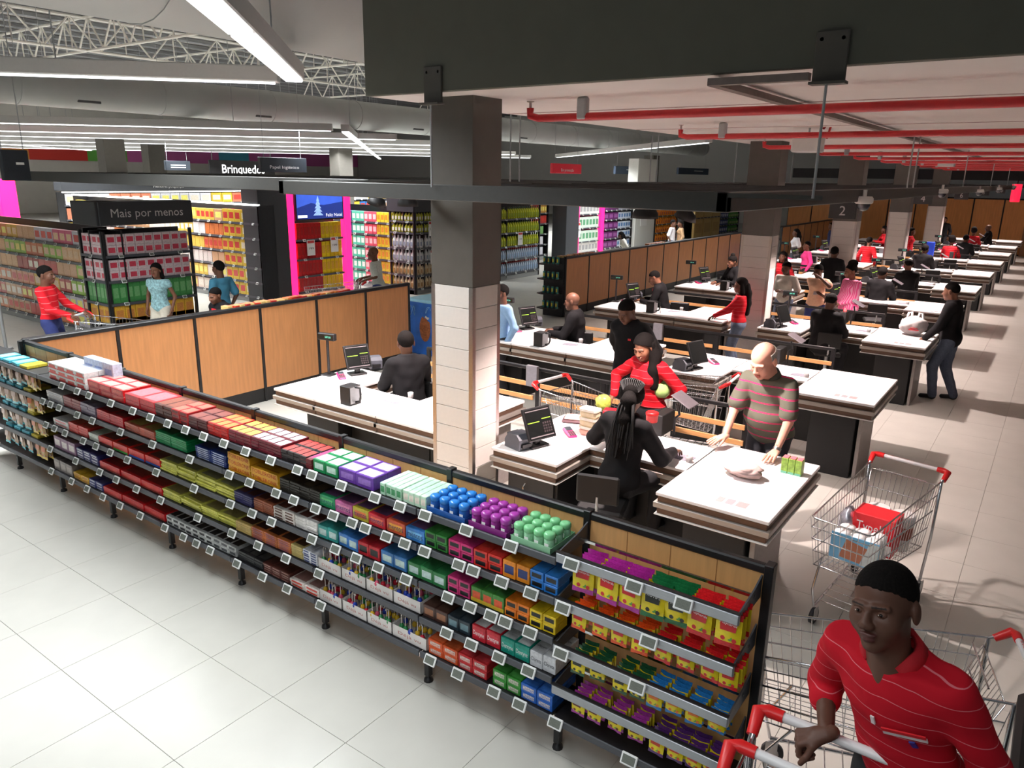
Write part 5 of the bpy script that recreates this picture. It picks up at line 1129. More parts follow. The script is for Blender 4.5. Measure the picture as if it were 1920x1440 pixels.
def snet(prims, vox, clip=None, sub=(), fold=0.):
    D, lo, vox = field(prims, vox, clip, sub, fold)
    S = D < 0; nx, ny, nz = D.shape; acc = np.zeros((nx-1, ny-1, nz-1, 3), np.float32); cnt = np.zeros((nx-1, ny-1, nz-1), np.float32)
    cs = [(i, j, k) for i in (0,1) for j in (0,1) for k in (0,1)]
    g = lambda c: (slice(c[0], nx-1+c[0]), slice(c[1], ny-1+c[1]), slice(c[2], nz-1+c[2]))
    any_ = np.zeros(cnt.shape, bool); all_ = np.ones(cnt.shape, bool)
    for c in cs: v = S[g(c)]; any_ |= v; all_ &= v
    act = any_ & ~all_; I = np.argwhere(act)
    if len(I) == 0: return np.zeros((0, 3)), np.zeros((0, 4), int)
    pos = np.zeros((len(I), 3)); num = np.zeros(len(I))
    for a in range(3):
        for c in cs:
            if c[a]: continue
            c2 = list(c); c2[a] = 1; i0 = I+c; i1 = I+c2
            d0 = D[i0[:,0], i0[:,1], i0[:,2]]; d1 = D[i1[:,0], i1[:,1], i1[:,2]]; m = (d0 < 0) != (d1 < 0)
            t = np.where(m, d0/np.where(m, d0-d1, 1), 0); q = np.array(c, float)+np.zeros((len(I), 3)); q[:, a] += t
            pos += q*m[:, None]; num += m
    V = lo+(I+pos/num[:, None])*vox
    idx = np.full(act.shape, -1, int); idx[I[:,0], I[:,1], I[:,2]] = np.arange(len(I)); F = []
    for a in range(3):
        b, c = (a+1) % 3, (a+2) % 3
        s0 = [slice(1, -1)]*3; s0[a] = slice(0, -1); s1 = [slice(1, -1)]*3; s1[a] = slice(1, None)
        A, B = S[tuple(s0)], S[tuple(s1)]; E = np.argwhere(A != B)
        if len(E) == 0: continue
        fl = A[E[:,0], E[:,1], E[:,2]]; o = E.copy(); o[:, b] += 1; o[:, c] += 1
        def at(db, dc): q = o.copy(); q[:, b] += db; q[:, c] += dc; return idx[q[:,0], q[:,1], q[:,2]]
        q = np.stack([at(-1,-1), at(0,-1), at(0,0), at(-1,0)], 1); q[~fl] = q[~fl][:, ::-1]; F.append(q)
    F = np.concatenate(F); return V, F[(F >= 0).all(1)]
def mkmesh(name, VF, mats, mi=None):
    vs = np.concatenate([v for v, f in VF]); off = 0; fs = []
    for v, f in VF: fs.append(f+off); off += len(v)
    fs = np.concatenate(fs); me = bpy.data.meshes.new(name); me.vertices.add(len(vs)); me.vertices.foreach_set('co', vs.astype(np.float32).ravel())
    me.loops.add(fs.size); me.loops.foreach_set('vertex_index', fs.astype(np.int32).ravel()); me.polygons.add(len(fs)); me.polygons.foreach_set('loop_start', np.arange(0, fs.size, 4, dtype=np.int32))
    me.polygons.foreach_set('use_smooth', np.ones(len(fs), bool))
    for m in mats: me.materials.append(m)
    if mi is not None: me.polygons.foreach_set('material_index', mi.astype(np.int32))
    me.update(calc_edges=True); me.validate(); return me
_HD = {}
def headgeo(vox, fem):
    if (vox, fem) in _HD: return _HD[vox, fem]
    w = .95 if fem else 1.
    pr = [('e', (0,.012,.032), (.076*w,.095,.087), None, .02), ('e', (0,-.022,-.042), (.058*w,.068,.072), None, .03), ('e', (0,-.066,-.096), (.022,.02,.018), None, .03)]
    for s in (-1, 1):
        pr += [('e', (s*.037,-.055,-.03), (.028,.028,.03), None, .03), ('e', (s*.079*w,.014,-.006), (.009,.02,.032), None, .008), ('s', (s*.012,-.088,.014), (s*.046,-.076,.013), .0085, .007, .012), ('e', (s*.012,-.1,-.037), (.0095,.011,.009), None, .007)]
    pr += [('s', (0,-.088,.004), (0,-.107,-.031), .0075, .0125, .012), ('e', (0,-.091,-.0605), (.024,.013,.0065), None, .005), ('e', (0,-.088,-.0735), (.021,.013,.0078), None, .006)]
    sub = [('e', (s*.031,-.1,-.004), (.016,.016,.0105), None, .012) for s in (-1, 1)]
    pr2 = [('e', (s*.031,-.0745,-.005), (.0155,.0135,.0125), None, .004) for s in (-1, 1)]
    nk = .045 if fem else .055; pr3 = [('s', (0,.02,-.07), (0,.035,-.21), nk, nk*1.08, .03)]
    D, lo, v = field(pr+pr3, vox, None, sub)
    V, F = snet(pr+pr3+[], vox, None, sub) if vox > .009 else snet(pr+pr3, vox, None, sub)
    lids = [snet([p], max(vox*.8, .0035)) for p in pr2] if vox < .009 else []
    C = V[F].mean(1); mi = np.zeros(len(F), int)
    mi[(np.abs(C[:,0]) < .023) & (C[:,2] < -.0545) & (C[:,2] > -.0815) & (C[:,1] < -.089)] = 1
    mi[(np.abs(C[:,0]) > .011) & (np.abs(C[:,0]) < .047) & (C[:,2] > .0115) & (C[:,2] < .0178) & (C[:,1] < -.07)] = 2
    _HD[vox, fem] = (V, F, mi, lids); return _HD[vox, fem]
_HN = {}
def handgeo(vox, pose, side):
    if (vox, pose, side) in _HN: return _HN[vox, pose, side]
    cu = {'flat': (.12, .12, .08), 'relax': (.4, .45, .3), 'grip': (1.15, 1.25, .7), 'hold': (.6, .6, .45)}[pose]; pr = []
    for x, ln in zip((-.032, -.011, .011, .031), (.8, .98, 1.05, .95)):
        pr.append(('s', (x*.55, 0, .0), (x, 0, .088), .0135, .0105, .014)); p = np.array([x, 0, .088]); a = 0
        sp = (x*.9 if pose == 'flat' else x*.25)
        for l, c, r in zip((.042, .027, .021), cu, (.0098, .009, .0082)):
            a += c; q = p+np.array([sp*l/.04*.12, -math.sin(a)*l*ln, math.cos(a)*l*ln]); pr.append(('s', p, q, r, r*.93, .004)); p = q
    tx = .028; a = cu[0]*.5
    pr += [('s', (.012, -.004, .015), (.036, -.012, .052), .014, .0125, .012), ('s', (.036, -.012, .052), (.05, -.018-.03*a, .083), .0115, .0105, .005), ('s', (.05, -.018-.03*a, .083), (.052, -.03-.035*a, .106), .0105, .009, .004), ('s', (0, 0, -.022), (0, 0, .03), .0215, .021, .02)]
    V, F = snet(pr, vox)
    if side < 0: V = V*np.array([-1, 1, 1]); F = F[:, ::-1]
    _HN[vox, pose, side] = (V, F); return _HN[vox, pose, side]
def rotm(ax, a):
    c, s = math.cos(a), math.sin(a); return np.array({'x': [[1,0,0],[0,c,-s],[0,s,c]], 'y': [[c,0,s],[0,1,0],[-s,0,c]], 'z': [[c,-s,0],[s,c,0],[0,0,1]]}[ax])
def unit(v): v = np.asarray(v, float); return v/(np.linalg.norm(v)+1e-9)
def ik(S, T, a, b, hint):
    S = np.asarray(S, float); T = np.asarray(T, float); d = T-S; L = np.linalg.norm(d)
    if L > (a+b)*.985: T = S+d*(a+b)*.985/L; d = T-S; L = np.linalg.norm(d)
    x = (a*a-b*b+L*L)/(2*L); h = math.sqrt(max(0, a*a-x*x)); u = d/L; hv = np.asarray(hint, float); hv = hv-u*(hv@u); return S+u*x+unit(hv)*h, T
SKIN = {}
def skin(n): 
    c = {'deep': (94, 63, 50), 'dark': (104, 69, 53), 'mid': (124, 82, 62), 'pale': (226, 168, 146)}[n]
    return M('skin_'+n, c, .5, var=.06, scale=14, spec=.35)
HAIRB = M('hair_black', (20, 17, 16), .9, var=.25, scale=120, bump=.3, spec=.12); HAIRG = M('hair_grey', (176, 168, 160), .7, var=.2, scale=90)
JACK = M('jacket_black', (23, 22, 24), .85, var=.15, scale=12, spec=.2); REDS = stripes('shirt_red_lined', (180, 18, 32), (214, 110, 116), .062, .05, wob=.012); DENIM = M('denim_blue', (84, 94, 114), .85, var=.15, scale=50); TROB = M('trousers_black', (28, 28, 32), .85); TROG = M('trousers_charcoal', (54, 54, 60), .85)
SHOE = M('shoe_black', (24, 22, 22), .5); EYEW = M('eye_white', (206, 200, 190), .25, var=0); IRIS = M('eye_iris', (24, 14, 10), .15, var=0)
def person(label, loc, face, h=1.72, fem=False, sk='dark', hair='short', top=JACK, sleeve='long', bottom=TROB, q=1, z0=0., lean=0., side=0., twist=0., head=(0, 0, 0), hands=(None, None), hpose=('relax', 'relax'), hdir=(None, None), sit=None, hem=-.14, fat=0., step=0., extras=(), hscale=1.1, group='people in the shop', tuck=False, elbow=(None, None), shoe=SHOE, watch=None):
    s = h/1.75; th = math.radians(face); ct, st = math.cos(th), math.sin(th)
    root = empty('person', label, 'person', (loc[0], loc[1], z0), th, group)
    def wl(p): x, y = p[0]-loc[0], p[1]-loc[1]; return np.array([x*ct+y*st, -x*st+y*ct, p[2]-z0])
    bv, hv, gv = [(.0095, .0042, .0036), (.014, .0065, .0052), (.021, .0105, .0068)][q]
    pel = np.array([0, 0, (.92*s if sit is None else sit+.1)])
    R = rotm('z', math.radians(twist))@rotm('y', math.radians(side))@rotm('x', math.radians(lean)); R0 = rotm('x', math.radians(lean)*.35)
    TP = lambda x, y, z: pel+R@np.array([x*s, y*s, z*s])
    wd = .92 if fem else 1.; el = lambda c, r, k=.05, ex=0: ('e', TP(*c), tuple((v*s+ex) for v in r), R, k)
    def torso(ex):
        t = [('e', pel+np.array([0, 0, .01]), ((.168 if fem else .158)*s+fat*.6+ex, .118*s+fat*.6+ex, .125*s+ex), R0, .05), el((0, -.012-fat*.3, .17), ((.128 if fem else .142)+fat, .1+fat*1.1, .14), .07, ex), el((0, 0, .36), (.158*wd, .112, .16), .07, ex),
             ('s', TP(-.135*wd, .01, .462), TP(.135*wd, .01, .462), .062*s+ex, .062*s+ex, .05), ('s', TP(0, .01, .47), TP(0, .012, .54), .07*s+ex, .056*s+ex, .05)]
        if fem: t += [el((sx*.068, -.088, .355), (.062, .055, .06), .04, ex) for sx in (-1, 1)]
        return t
    arms = []; skinp = []; sleeves = []; HV = []
    for i, sx in enumerate((-1, 1)):        # right arm (-x), left arm (+x)
        S = TP(sx*.178*wd, .01, .458); tgt = hands[i]
        T = TP(sx*.24, -.04, -.03) if tgt is None else wl(tgt)
        hint = elbow[i] if elbow[i] is not None else (sx*.55, .7, -.6)
        E, W = ik(S, T, .285*s, .255*s, hint); f = .9 if fem else 1.
        skinp += [('s', S, E, .046*s*f, .037*s*f, .03), ('s', E, W, .038*s*f, .026*s*f, .02)]
        ex = .016+(.013 if top is JACK else 0)
        if sleeve == 'long': sleeves += [('s', S, E, .05*s+ex, .043*s+ex*.8, .03), ('s', E, W, .042*s+ex*.8, .031*s+ex*.5, .025)]
        elif sleeve == 'roll': sleeves += [('s', S, E, .05*s+ex, .043*s+ex, .03), ('s', E, E+(W-E)*.35, .043*s+ex*.8, .04*s+ex*.8, .02)]
        elif sleeve == 'short': sleeves += [('s', S, S+(E-S)*.8, .052*s+ex, .05*s+ex*1.5, .03)]
        else: sleeves += [('s', S, S+(E-S)*.15, .05*s+ex, .05*s+ex, .03)]
        if watch == i:
            wb_ = MB(); wb_.path([tuple(W-unit(W-E)*.035), tuple(W-unit(W-E)*.012)], .034, 14); wo = wb_.build('wrist_watch', [STEEL], root); MB().lathe([(.014, 0), (.014, .006)], 12, tuple(W-unit(W-E)*.024+np.array([0, 0, .032]))).build('watch_face', [SCREEN], wo)
        zd = unit(hdir[i]) if hdir[i] is not None else unit(W-E)
        xd = unit(np.cross((0, 0, 1) if abs(zd[2]) < .9 else (0, 1, 0), zd)); yd = np.cross(zd, xd)    # back of hand up
        if abs(zd[2]) >= .75: xd = unit(np.cross((sx, 0, 0), zd)); yd = np.cross(zd, xd)
        V, F = handgeo(gv, hpose[i], 1 if (xd@np.array([-sx, 0, 0]) > 0 or abs(zd[2]) >= .75) else -1)
        Rh = np.stack([xd, yd, zd], 1); HV.append((W+(V*s)@Rh.T, F))
    legs = []
    for sx in (-1, 1):
        Hp = pel+np.array([sx*.088*s, 0, -.02])
        if sit is None:
            fx = np.array([sx*(.1*s), -sx*step+.02, .075*s]); K, A = ik(Hp, fx, .43*s, .43*s, (sx*.05, -1, 0))
        else: K = Hp+np.array([sx*.05, -.4*s, -.03]); A = K+np.array([0, .06, -.4*s])
        legs.append((Hp, K, A))
    lg = lambda ex, r=1.: [p for (Hp, K, A) in legs for p in (('s', Hp, K, .083*s+ex, .056*s+ex, .035), ('s', K, A, .056*s+ex*r, .04*s+ex*r, .03))]
    # body: trunk, limbs, then head and hands
    SM = skin(sk); LIP = M('lip_'+sk, tuple(int(c*(.86 if sk != 'pale' else .88)) + (10 if k == 0 else 0) for k, c in enumerate({'deep': (86, 52, 46), 'dark': (112, 66, 56), 'mid': (146, 84, 70), 'pale': (206, 120, 106)}[sk])), .4)
    VF = [snet(torso(-.012)+skinp+lg(-.01), bv*(1.3 if q < 2 else 1.5))]
    HR = R@rotm('z', math.radians(head[0]))@rotm('x', math.radians(head[1])-math.radians(lean)*.8)@rotm('y', math.radians(head[2])); hs = s*(.985 if fem else 1.0)*hscale
    hc = TP(0, -.005, .555)+HR@np.array([0, -.02, .115*hs])
    HP = lambda v: hc+(np.asarray(v, float)*hs)@HR.T
    hV, hF, hmi, lids = headgeo(hv, fem); mi = [np.zeros(len(VF[0][1]), int)]
    VF.append((HP(hV), hF)); mi.append(hmi)
    for v, f in lids: VF.append((HP(v), f)); mi.append(np.zeros(len(f), int))
    for v, f in HV: VF.append((v, f)); mi.append(np.zeros(len(f), int))
    hm = HAIRG if hair in ('fringe',) else HAIRB
    put(mkmesh('body', VF, [SM, LIP, M('brow_dark', (44, 32, 28), .8) if sk != 'pale' else SM], np.concatenate(mi)), 'body', root)
    # clothes
    hz = pel[2]+(hem if not tuck else .04)*s; upv = R@np.array([0, 0, 1.]); nb = TP(0, 0, .505 if top is not JACK else .555)
    def cl(G): return np.maximum(hz-G[..., 2], (G-nb.astype(np.float32))@upv.astype(np.float32)-.012-.25*np.abs((G-nb.astype(np.float32))@(R@np.array([0, 1., 0])).astype(np.float32))*0)
    shp = torso(.014+(.012 if top is JACK else 0))+sleeves+([('s', TP(0, .012, .5), TP(0, .014, .6), .07*s, .066*s, .03)] if top is JACK else [])
    sh = put(mkmesh('shirt', [snet(shp, bv, cl, fold=.0035)], [top]), 'shirt', root)
    wz = pel[2]+.07*s
    put(mkmesh('trousers', [snet([('e', pel+np.array([0, 0, .0]), ((.17 if fem else .16)*s+fat*.5+.008, .12*s+fat*.5+.008, .13*s), R0, .04)]+lg(.016, 1.3), bv*1.15, lambda G: G[..., 2]-wz, fold=.003)], [bottom]), 'trousers', root)
    for (Hp, K, A) in legs:
        put(mkmesh('shoe', [snet([('s', A+np.array([0, .02, -.025]), A+np.array([0, -.15*s, -.045]), .036*s, .032*s, .02), ('s', A+np.array([0, 0, .01]), A+np.array([0, 0, -.03]), .042*s, .042*s, .02)], .011 if q < 2 else .02)], [shoe]), 'shoe', root)
    # hair
    e = .006; vx = hv*1.25
    line = lambda a, b: (lambda G: (a-(G[..., 1]+.09)*b)-G[..., 2])
    cap = lambda e: [('e', (0, .012, .034), (.076+e, .095+e, .087+e), None, .02)]
    HG = []
    if hair in ('short', 'crop'): HG.append(snet(cap(e if hair == 'short' else .0014), vx, lambda G: (.07-(G[..., 1]+.09)*.7+.3*np.maximum(0, np.abs(G[..., 0])-.03)+.0035*np.sin(G[..., 0]*230)*np.sin(G[..., 1]*190+G[..., 0]*90))-G[..., 2]))
    elif hair == 'fringe': HG.append(snet(cap(.004), vx, lambda G: np.maximum((.02-(G[..., 1]+.02)*.6)-G[..., 2], np.maximum(G[..., 2]-.062, -G[..., 1]-.01))))
    elif hair == 'afro': HG.append(snet(cap(.02)+[('e', (0, .07, .1), (.085, .08, .075), None, .03)], vx, line(.078, .75)))
    elif hair == 'puff': HG.append(snet(cap(.006)+[('e', (0, .04, .125), (.085, .08, .065), None, .02)], vx, line(.075, .75)))
    elif hair == 'bun': HG.append(snet(cap(.008)+[('e', (0, .03, .135), (.045, .045, .04), None, .015)], vx, line(.072, .75)))
    elif hair in ('long', 'braids', 'side'):
        HG.append(snet(cap(.01 if hair != 'braids' else .018), vx, line(.074, .72)))
        ch = {'long': [(0, .1, .0), (0, .13, -.12), (0, .14, -.28), (0, .13, -.44)], 'braids': [(0, .09, .02), (0, .135, -.03), (0, .16, -.16), (.01, .15, -.3), (.02, .13, -.42)], 'side': [(.05, .06, .0), (.085, .03, -.1), (.1, -.05, -.2), (.1, -.09, -.34)]}[hair]
        HG.append(snet([('s', ch[i], ch[i+1], (.05, .052, .05, .045)[i], (.052, .05, .045, .03)[i], .03) for i in range(len(ch)-1)], vx*1.4))
        if hair != 'braids': HG.append(snet([('s', (sx*.068, .03, .02), (sx*.075, .05, -.12), .03, .035, .02) for sx in (-1, 1)]+[('s', (0, .08, -.02), (0, .09, -.14), .06, .05, .02)], vx*1.4))
    if HG: hr = put(mkmesh('hair', [(HP(v), f) for v, f in HG], [hm]), 'hair', root)
    if hair == 'braids':
        mb = MB(); rr = random.Random(2)
        for i in range(18):
            a = -1.15+2.3*i/17; pts = [HP((.092*math.sin(a*u), .012-.108*math.cos(u*1.9)*.95, .056+.083*math.sin(u*1.65)*math.cos(a*.8)+.01)) for u in (.25, .5, .8, 1.05, 1.3)]
            x0 = .035*math.sin(a*1.6); pts += [HP((x0, .1, .02)), HP((x0*1.6, .165+rr.uniform(-.02, .03), -.06)), HP((x0*2.2, .2+rr.uniform(-.02, .01), -.2)), HP((x0*2.3+rr.uniform(-.02, .02), .19, -.34-rr.random()*.1))]
            mb.path([tuple(p) for p in pts], [.005]*5+[.006, .007, .007, .003], 5)
        mb.build('braid', [M('braid_black', (24, 22, 22), .75, var=.3, scale=200)], hr); MB().lathe([(.045, -.02), (.05, 0), (.045, .02)], 10, tuple(HP((0, .105, .02)))).build('hair_band', [HAIRB], hr)
    # small things on the front of the shirt
    def front(x, z):
        ys = np.linspace(-.35, .1, 90); pts = np.stack([TP(x, y/s, z) for y in ys]).astype(np.float32)[None]
        d = np.min([evalp(p, pts[0]) for p in shp], 0); k = int(np.argmax(d < .004)); return pts[0, k]
    ux, uz, un = R@np.array([1., 0, 0]), R@np.array([0, 0, 1.]), R@np.array([0, -1., 0])
    for x_, z_, w_, h_, m_, nm in extras:
        c = front(x_, z_)+un*.004; mb = MB(); nrm = unit(front(x_+.02, z_)-front(x_-.02, z_))
        vz = unit(front(x_, z_+.02)-front(x_, z_-.02)); k = unit(np.cross(nrm, vz))
        mb.add([tuple(c+nrm*a*w_/2+vz*b*h_/2+k*dd) for dd in (0, .005) for a, b in ((-1,-1), (1,-1), (1,1), (-1,1))], [(4,5,6,7), (0,1,5,4), (1,2,6,5), (2,3,7,6), (3,0,4,7)]); mb.build(nm, [m_], sh)
    return root, HP, TP, R, front, sh
def collar(root, TP, R, mat, parent, s=1., open_=True, inner=None):
    mb = MB(); n = 14; vs = []
    for i in range(n+1):
        a = -2.6+5.2*i/n; r0, r1, r2 = .068*s, .08*s, .098*s; sn, cs = math.sin(a+math.pi), math.cos(a+math.pi)
        drop = .0 if abs(a) < 1.9 else (abs(a)-1.9)*.09
        for r, z in ((r0, .545-drop*.4), (r1, .56-drop*.6), (r2, .505-drop*1.3)): vs.append(tuple(TP(-sn*r/s, -cs*r/s*1.02+.012, z)))
    fs = [(i*3+k, i*3+k+1, i*3+k+4, i*3+k+3) for i in range(n) for k in (0, 1)]
    mb.add(vs, fs, 0, True); o = mb.build('collar', [mat], parent)
    m = o.modifiers.new('thick', 'SOLIDIFY'); m.thickness = .004; return o

WBADGE = M('badge_white', (226, 214, 214), .5); RBADGE = M('badge_red', (214, 30, 40), .4); BELT = M('belt_white', (206, 196, 186), .5)
badge = [(.075, .36, .035, .022, RBADGE, 'badge')]; mono = [(.055, .33, .012, .028, WBADGE, 'monogram')]
# --- the man pushing trolleys in front
hp_ = ray(1645, 1150)*2.16+Vector((0, 0, CAM_H))
rt, HP, TP, R, fr, sh = person('person in a red striped shirt pushing trolleys and looking up', (hp_.x+.15, hp_.y+.27), -16, 1.74, sk='deep', hair='crop', top=stripes('shirt_red_pusher', (190, 20, 38), (220, 116, 126), .06, .045, wob=.05), bottom=TROB, q=0, z0=.42, lean=20, side=-6, twist=-6, head=(6, -12, -4),
    hands=((-.35, 2.27, 1.475), (.14, 2.42, 1.2)), hpose=('grip', 'relax'), hdir=((-.75, -.55, -.45), None), sleeve='roll', hem=-.16, hscale=1.1, elbow=((-.4, .6, -.4), (.7, .5, -.6)), extras=[(-.0, .36, .012, .03, WBADGE, 'monogram'), (.085, .335, .12, .016, WBADGE, 'pocket_trim'), (.1, .3, .016, .036, M('pen_blue', (50, 50, 150), .4), 'pen'), (.085, .35, .12, .012, RBADGE, 'pocket_edge')])
collar(rt, TP, R, M('collar_red', (180, 18, 32), .8), sh)
for sx in (-1, 1):
    e = MB().lathe([(.001, -.0118), (.0085, -.009), (.0118, 0), (.0085, .009), (.001, .0118)], 12, (0, 0, 0)); e.v = [tuple(HP((sx*.031+v[0]*1.05, -.0772+v[1], -.0045+v[2]*.5))) for v in e.v]; eo = e.build('eye', [EYEW], rt)
    q_ = MB().lathe([(.0004, -.0018), (.005, 0), (.0004, .0018)], 10, (0, 0, 0), 0, True, 'Y'); q_.v = [tuple(HP((sx*.031+.0025+v[0], -.0893+v[1], -.0032+v[2]))) for v in q_.v]; q_.build('iris', [IRIS], eo)
# --- the shopper in the striped polo
POLO = stripes('polo_striped', (94, 94, 82), (236, 40, 110), .082, .15, line2=(84, 70, 84))
hl, hr_ = onz(1352, 835, .93), onz(1452, 856, .93)
rt, HP, TP, R, fr, sh = person('person with a bald head in a grey polo with pink stripes leaning on the counter', (-1.86, 6.66), -10, 1.9, sk='pale', hair='fringe', top=POLO, sleeve='short', bottom=TROG, q=0, lean=17, head=(-6, 24, 0), hands=((hl.x, hl.y+.02, .94), (hr_.x, hr_.y+.02, .94)), hpose=('flat', 'flat'), hdir=((-.25, -.95, -.12), (.1, -.98, -.12)), fat=.05, elbow=((-.6, .6, -.2), (.8, .5, -.2)), hem=-.16, watch=1, hscale=1.18)
collar(rt, TP, R, M('collar_grey', (86, 88, 80), .8), sh)
# --- braided cashier
person('person with long black braids and a black top serving at the till', (-2.64, 5.24), 172, 1.78, True, 'dark', 'braids', JACK, q=0, sit=.68, lean=8, head=(24, 14, 0), hands=((-2.35, 5.62, .98), (-3.0, 5.66, .98)), hem=-.1)
# --- woman with the cabbage
cb = onz(1240, 730, 1.16); cb2 = onz(1135, 750, 1.0)
rt, HP, TP, R, fr, sh = person('person with long hair in a red shirt holding a green cabbage', (-3.12, 6.8), -14, 1.77, True, 'mid', 'side', REDS, q=0, lean=10, head=(4, 20, 0), hands=((cb2.x+.06, cb2.y+.07, 1.06), (cb.x-.02, cb.y+.12, 1.06)), hpose=('hold', 'hold'), hdir=((-.4, -.6, -.7), (.1, -.9, -.2)), tuck=True, extras=mono, elbow=((-.9, .2, -.3), (.9, .4, -.5)))
collar(rt, TP, R, M('collar_red', (180, 18, 32), .8), sh, .94)
CAB = M('cabbage_green', (166, 200, 120), .5, var=.2, scale=9, bump=.5)
def cabbage(loc, lab):
    t = empty('cabbage', lab, 'cabbage', loc)
    MB().lathe([(.004, -.085), (.05, -.075), (.085, -.035), (.092, .01), (.075, .055), (.04, .08), (.004, .088)], 16).build('heart', [CAB], t)
    for i in range(6):
        a = i*math.pi/3; q = MB(); vs = []
        for u in range(5):
            for v in range(5):
                ph = a+(u-2)*.3; el_ = -.9+v*.42; r = .097+.006*math.cos(u*1.5)*(v/4)+(.014 if v == 4 else 0); vs.append((r*math.cos(el_)*math.cos(ph), r*math.cos(el_)*math.sin(ph), r*.93*math.sin(el_)))
        q.add(vs, [(u*5+v, (u+1)*5+v, (u+1)*5+v+1, u*5+v+1) for u in range(4) for v in range(4)], 0, True); q.build('leaf', [CAB], t)
cabbage((cb.x, cb.y, 1.16), 'green cabbage held by the woman in the red shirt')
crumple('produce_bag', 'clear bag of yellow-green fruit being laid on the counter', 'bag', M('fruit_bag', (196, 204, 90), .25, var=.4, scale=16), (cb2.x, cb2.y-.04, .9), .085, .075, .085, 12)
# --- others near the tills
hb = onz(1168, 670, .92)
person('person in a black jacket with a red badge standing behind the cabbage buyer', (-4.0, 8.0), -4, 1.85, sk='dark', hair='short', q=1, head=(-8, 26, 0), hands=((hb.x+.05, 8.45, .95), (-3.72, 8.05, .95)), hpose=('grip', 'relax'), extras=badge, elbow=((-1, .2, 0), None))
def seat(lab, px, py, face, side_, k, z=1.5, **kw):
    p = onz(px, py, z); a = dict(h=1.76, sit=.64, lean=8, q=1, hem=-.1, fat=.012); a.update(kw)
    f = math.radians(face); fx, fy = math.sin(f), -math.cos(f)
    a.setdefault('hands', ((p.x+fx*.33+fy*.14, p.y+fy*.33-fx*.14, .95), (p.x+fx*.33-fy*.14, p.y+fy*.33+fx*.14, .95)))
    return person(lab, (p.x-fx*.08, p.y-fy*.08), face, **a)
seat('person in a black jacket seated at the till beside the tiled column', 762, 630, -118, 'W', 0, q=0, head=(-8, 4, 0))
seat('person with a shaved head in black with a red badge at a till', 1078, 555, -72, 'W', 1, hair='none', sk='dark', extras=badge, head=(-4, 6, 0))
seat('person in black with a bright red collar bent over a till', 1243, 510, -78, 'W', 2, hair='crop', sk='mid', head=(0, 22, 0), lean=16, extras=[(0, .47, .1, .05, RBADGE, 'red_collar')])
seat('person with a hair bun and glasses at a till by the long partition', 1377, 483, -35, 'W', 3, fem=True, hair='bun', sk='mid', head=(0, 10, 0))
p = onz(1345, 592, .93)
person('person with long black hair and a red shirt at the packing end', (-4.12, 12.2), -80, 1.66, True, 'dark', 'long', REDS, bottom=DENIM, q=1, hands=((-4.5, 12.3, .98), (-4.5, 12.05, .98)), tuck=True)
pr1, pr2 = onz(1738, 640, .93), onz(1755, 632, .93)
person('person in a black jacket and jeans leaning on the packing end of a till', (-1.1, 12.8), -98, 1.8, sk='mid', hair='crop', q=1, bottom=DENIM, lean=6, head=(-8, 6, 0), hands=((-1.42, 12.95, .94), (-1.42, 12.65, .94)), hpose=('flat', 'flat'), step=.12, extras=badge)
person('person in a grey t-shirt waiting with hands together', (-4.3, 15.3), -5, 1.67, True, 'deep', 'short', M('tee_grey', (196, 192, 182), .85), 'short', DENIM, hands=((-4.32, 15.02, 1.1), (-4.14, 15.05, 1.05)), head=(-10, 12, 0), hem=-.18)
person('person in a peach t-shirt with one hand at the mouth', (-3.68, 15.25), -5, 1.67, True, 'dark', 'short', M('tee_peach', (226, 180, 150), .85), 'short', M('jeans_navy', (36, 46, 100), .85), hands=((-3.5, 15.0, 1.08), (-3.6, 15.0, 1.42)), head=(-8, 14, 0), hem=-.18, extras=[(.03, .25, .09, .1, WBADGE, 'print')], fat=.02)
person('person in a bright pink striped blouse with an afro puff', (-3.0, 14.85), -40, 1.76, True, 'mid', 'puff', stripes('blouse_pink', (240, 90, 150), (250, 170, 200), .03, .4, 'X'), 'long', TROB, hands=((-3.25, 14.8, 1.02), (-3.1, 14.65, 1.02)), head=(-12, 8, 0), fat=.045)
seat('person in black seen from behind at the till with the carrier bag', 1557, 556, 165, 'E', 2, hair='crop', q=1, head=(10, 8, 0), fat=.03)
seat('person in black seen from behind beside the pink blouse', 1655, 505, 170, 'E', 3, hair='short', q=1)
seat('person in black with a shaved grey head at a till past the pink blouse', 1705, 490, -150, 'E', 4, hair='crop', q=2, sk='mid')
seat('person in a dark jacket at a far till before the red cashier', 1735, 462, 170, 'E', 5, q=2)
seat('person with big dark hair and a red shirt at a far till', 1786, 447, 175, 'E', 6, fem=True, hair='afro', top=REDS, q=2)
seat('person in black beside the far red-shirted cashiers', 1812, 443, 170, 'E', 7, q=2)
seat('person in a red shirt with grey hair cover at the farthest tills', 1827, 430, 170, 'E', 8, fem=True, hair='afro', top=REDS, q=2)
seat('person in a dark top in front of the oak end wall', 1855, 424, -100, 'E', 9, z=1.5, hair='none', q=2)
def stand(lab, px, py, h, face, **kw):
    p = onz(px, py, h); a = dict(q=2, h=h); a.update(kw); return person(lab, (p.x, p.y), face, **a)
stand('person in a light blue shirt half hidden by the tiled column', 943, 531, 1.7, -30, top=M('shirt_sky', (140, 176, 214), .85), sleeve='long', q=1)
stand('person in black standing between far tills', 1566, 461, 1.76, 180, hem=-.2)
stand('person in dark blue standing by the far partition', 1562, 416, 1.72, -60, top=M('top_navy', (40, 46, 90), .85), bottom=M('jeans_blue2', (40, 60, 120), .85))
stand('person in a blue and white top standing by the far partition', 1577, 412, 1.76, 120, top=M('top_blue', (60, 100, 190), .85), bottom=M('jeans_blue2', (40, 60, 120), .85), sleeve='short')
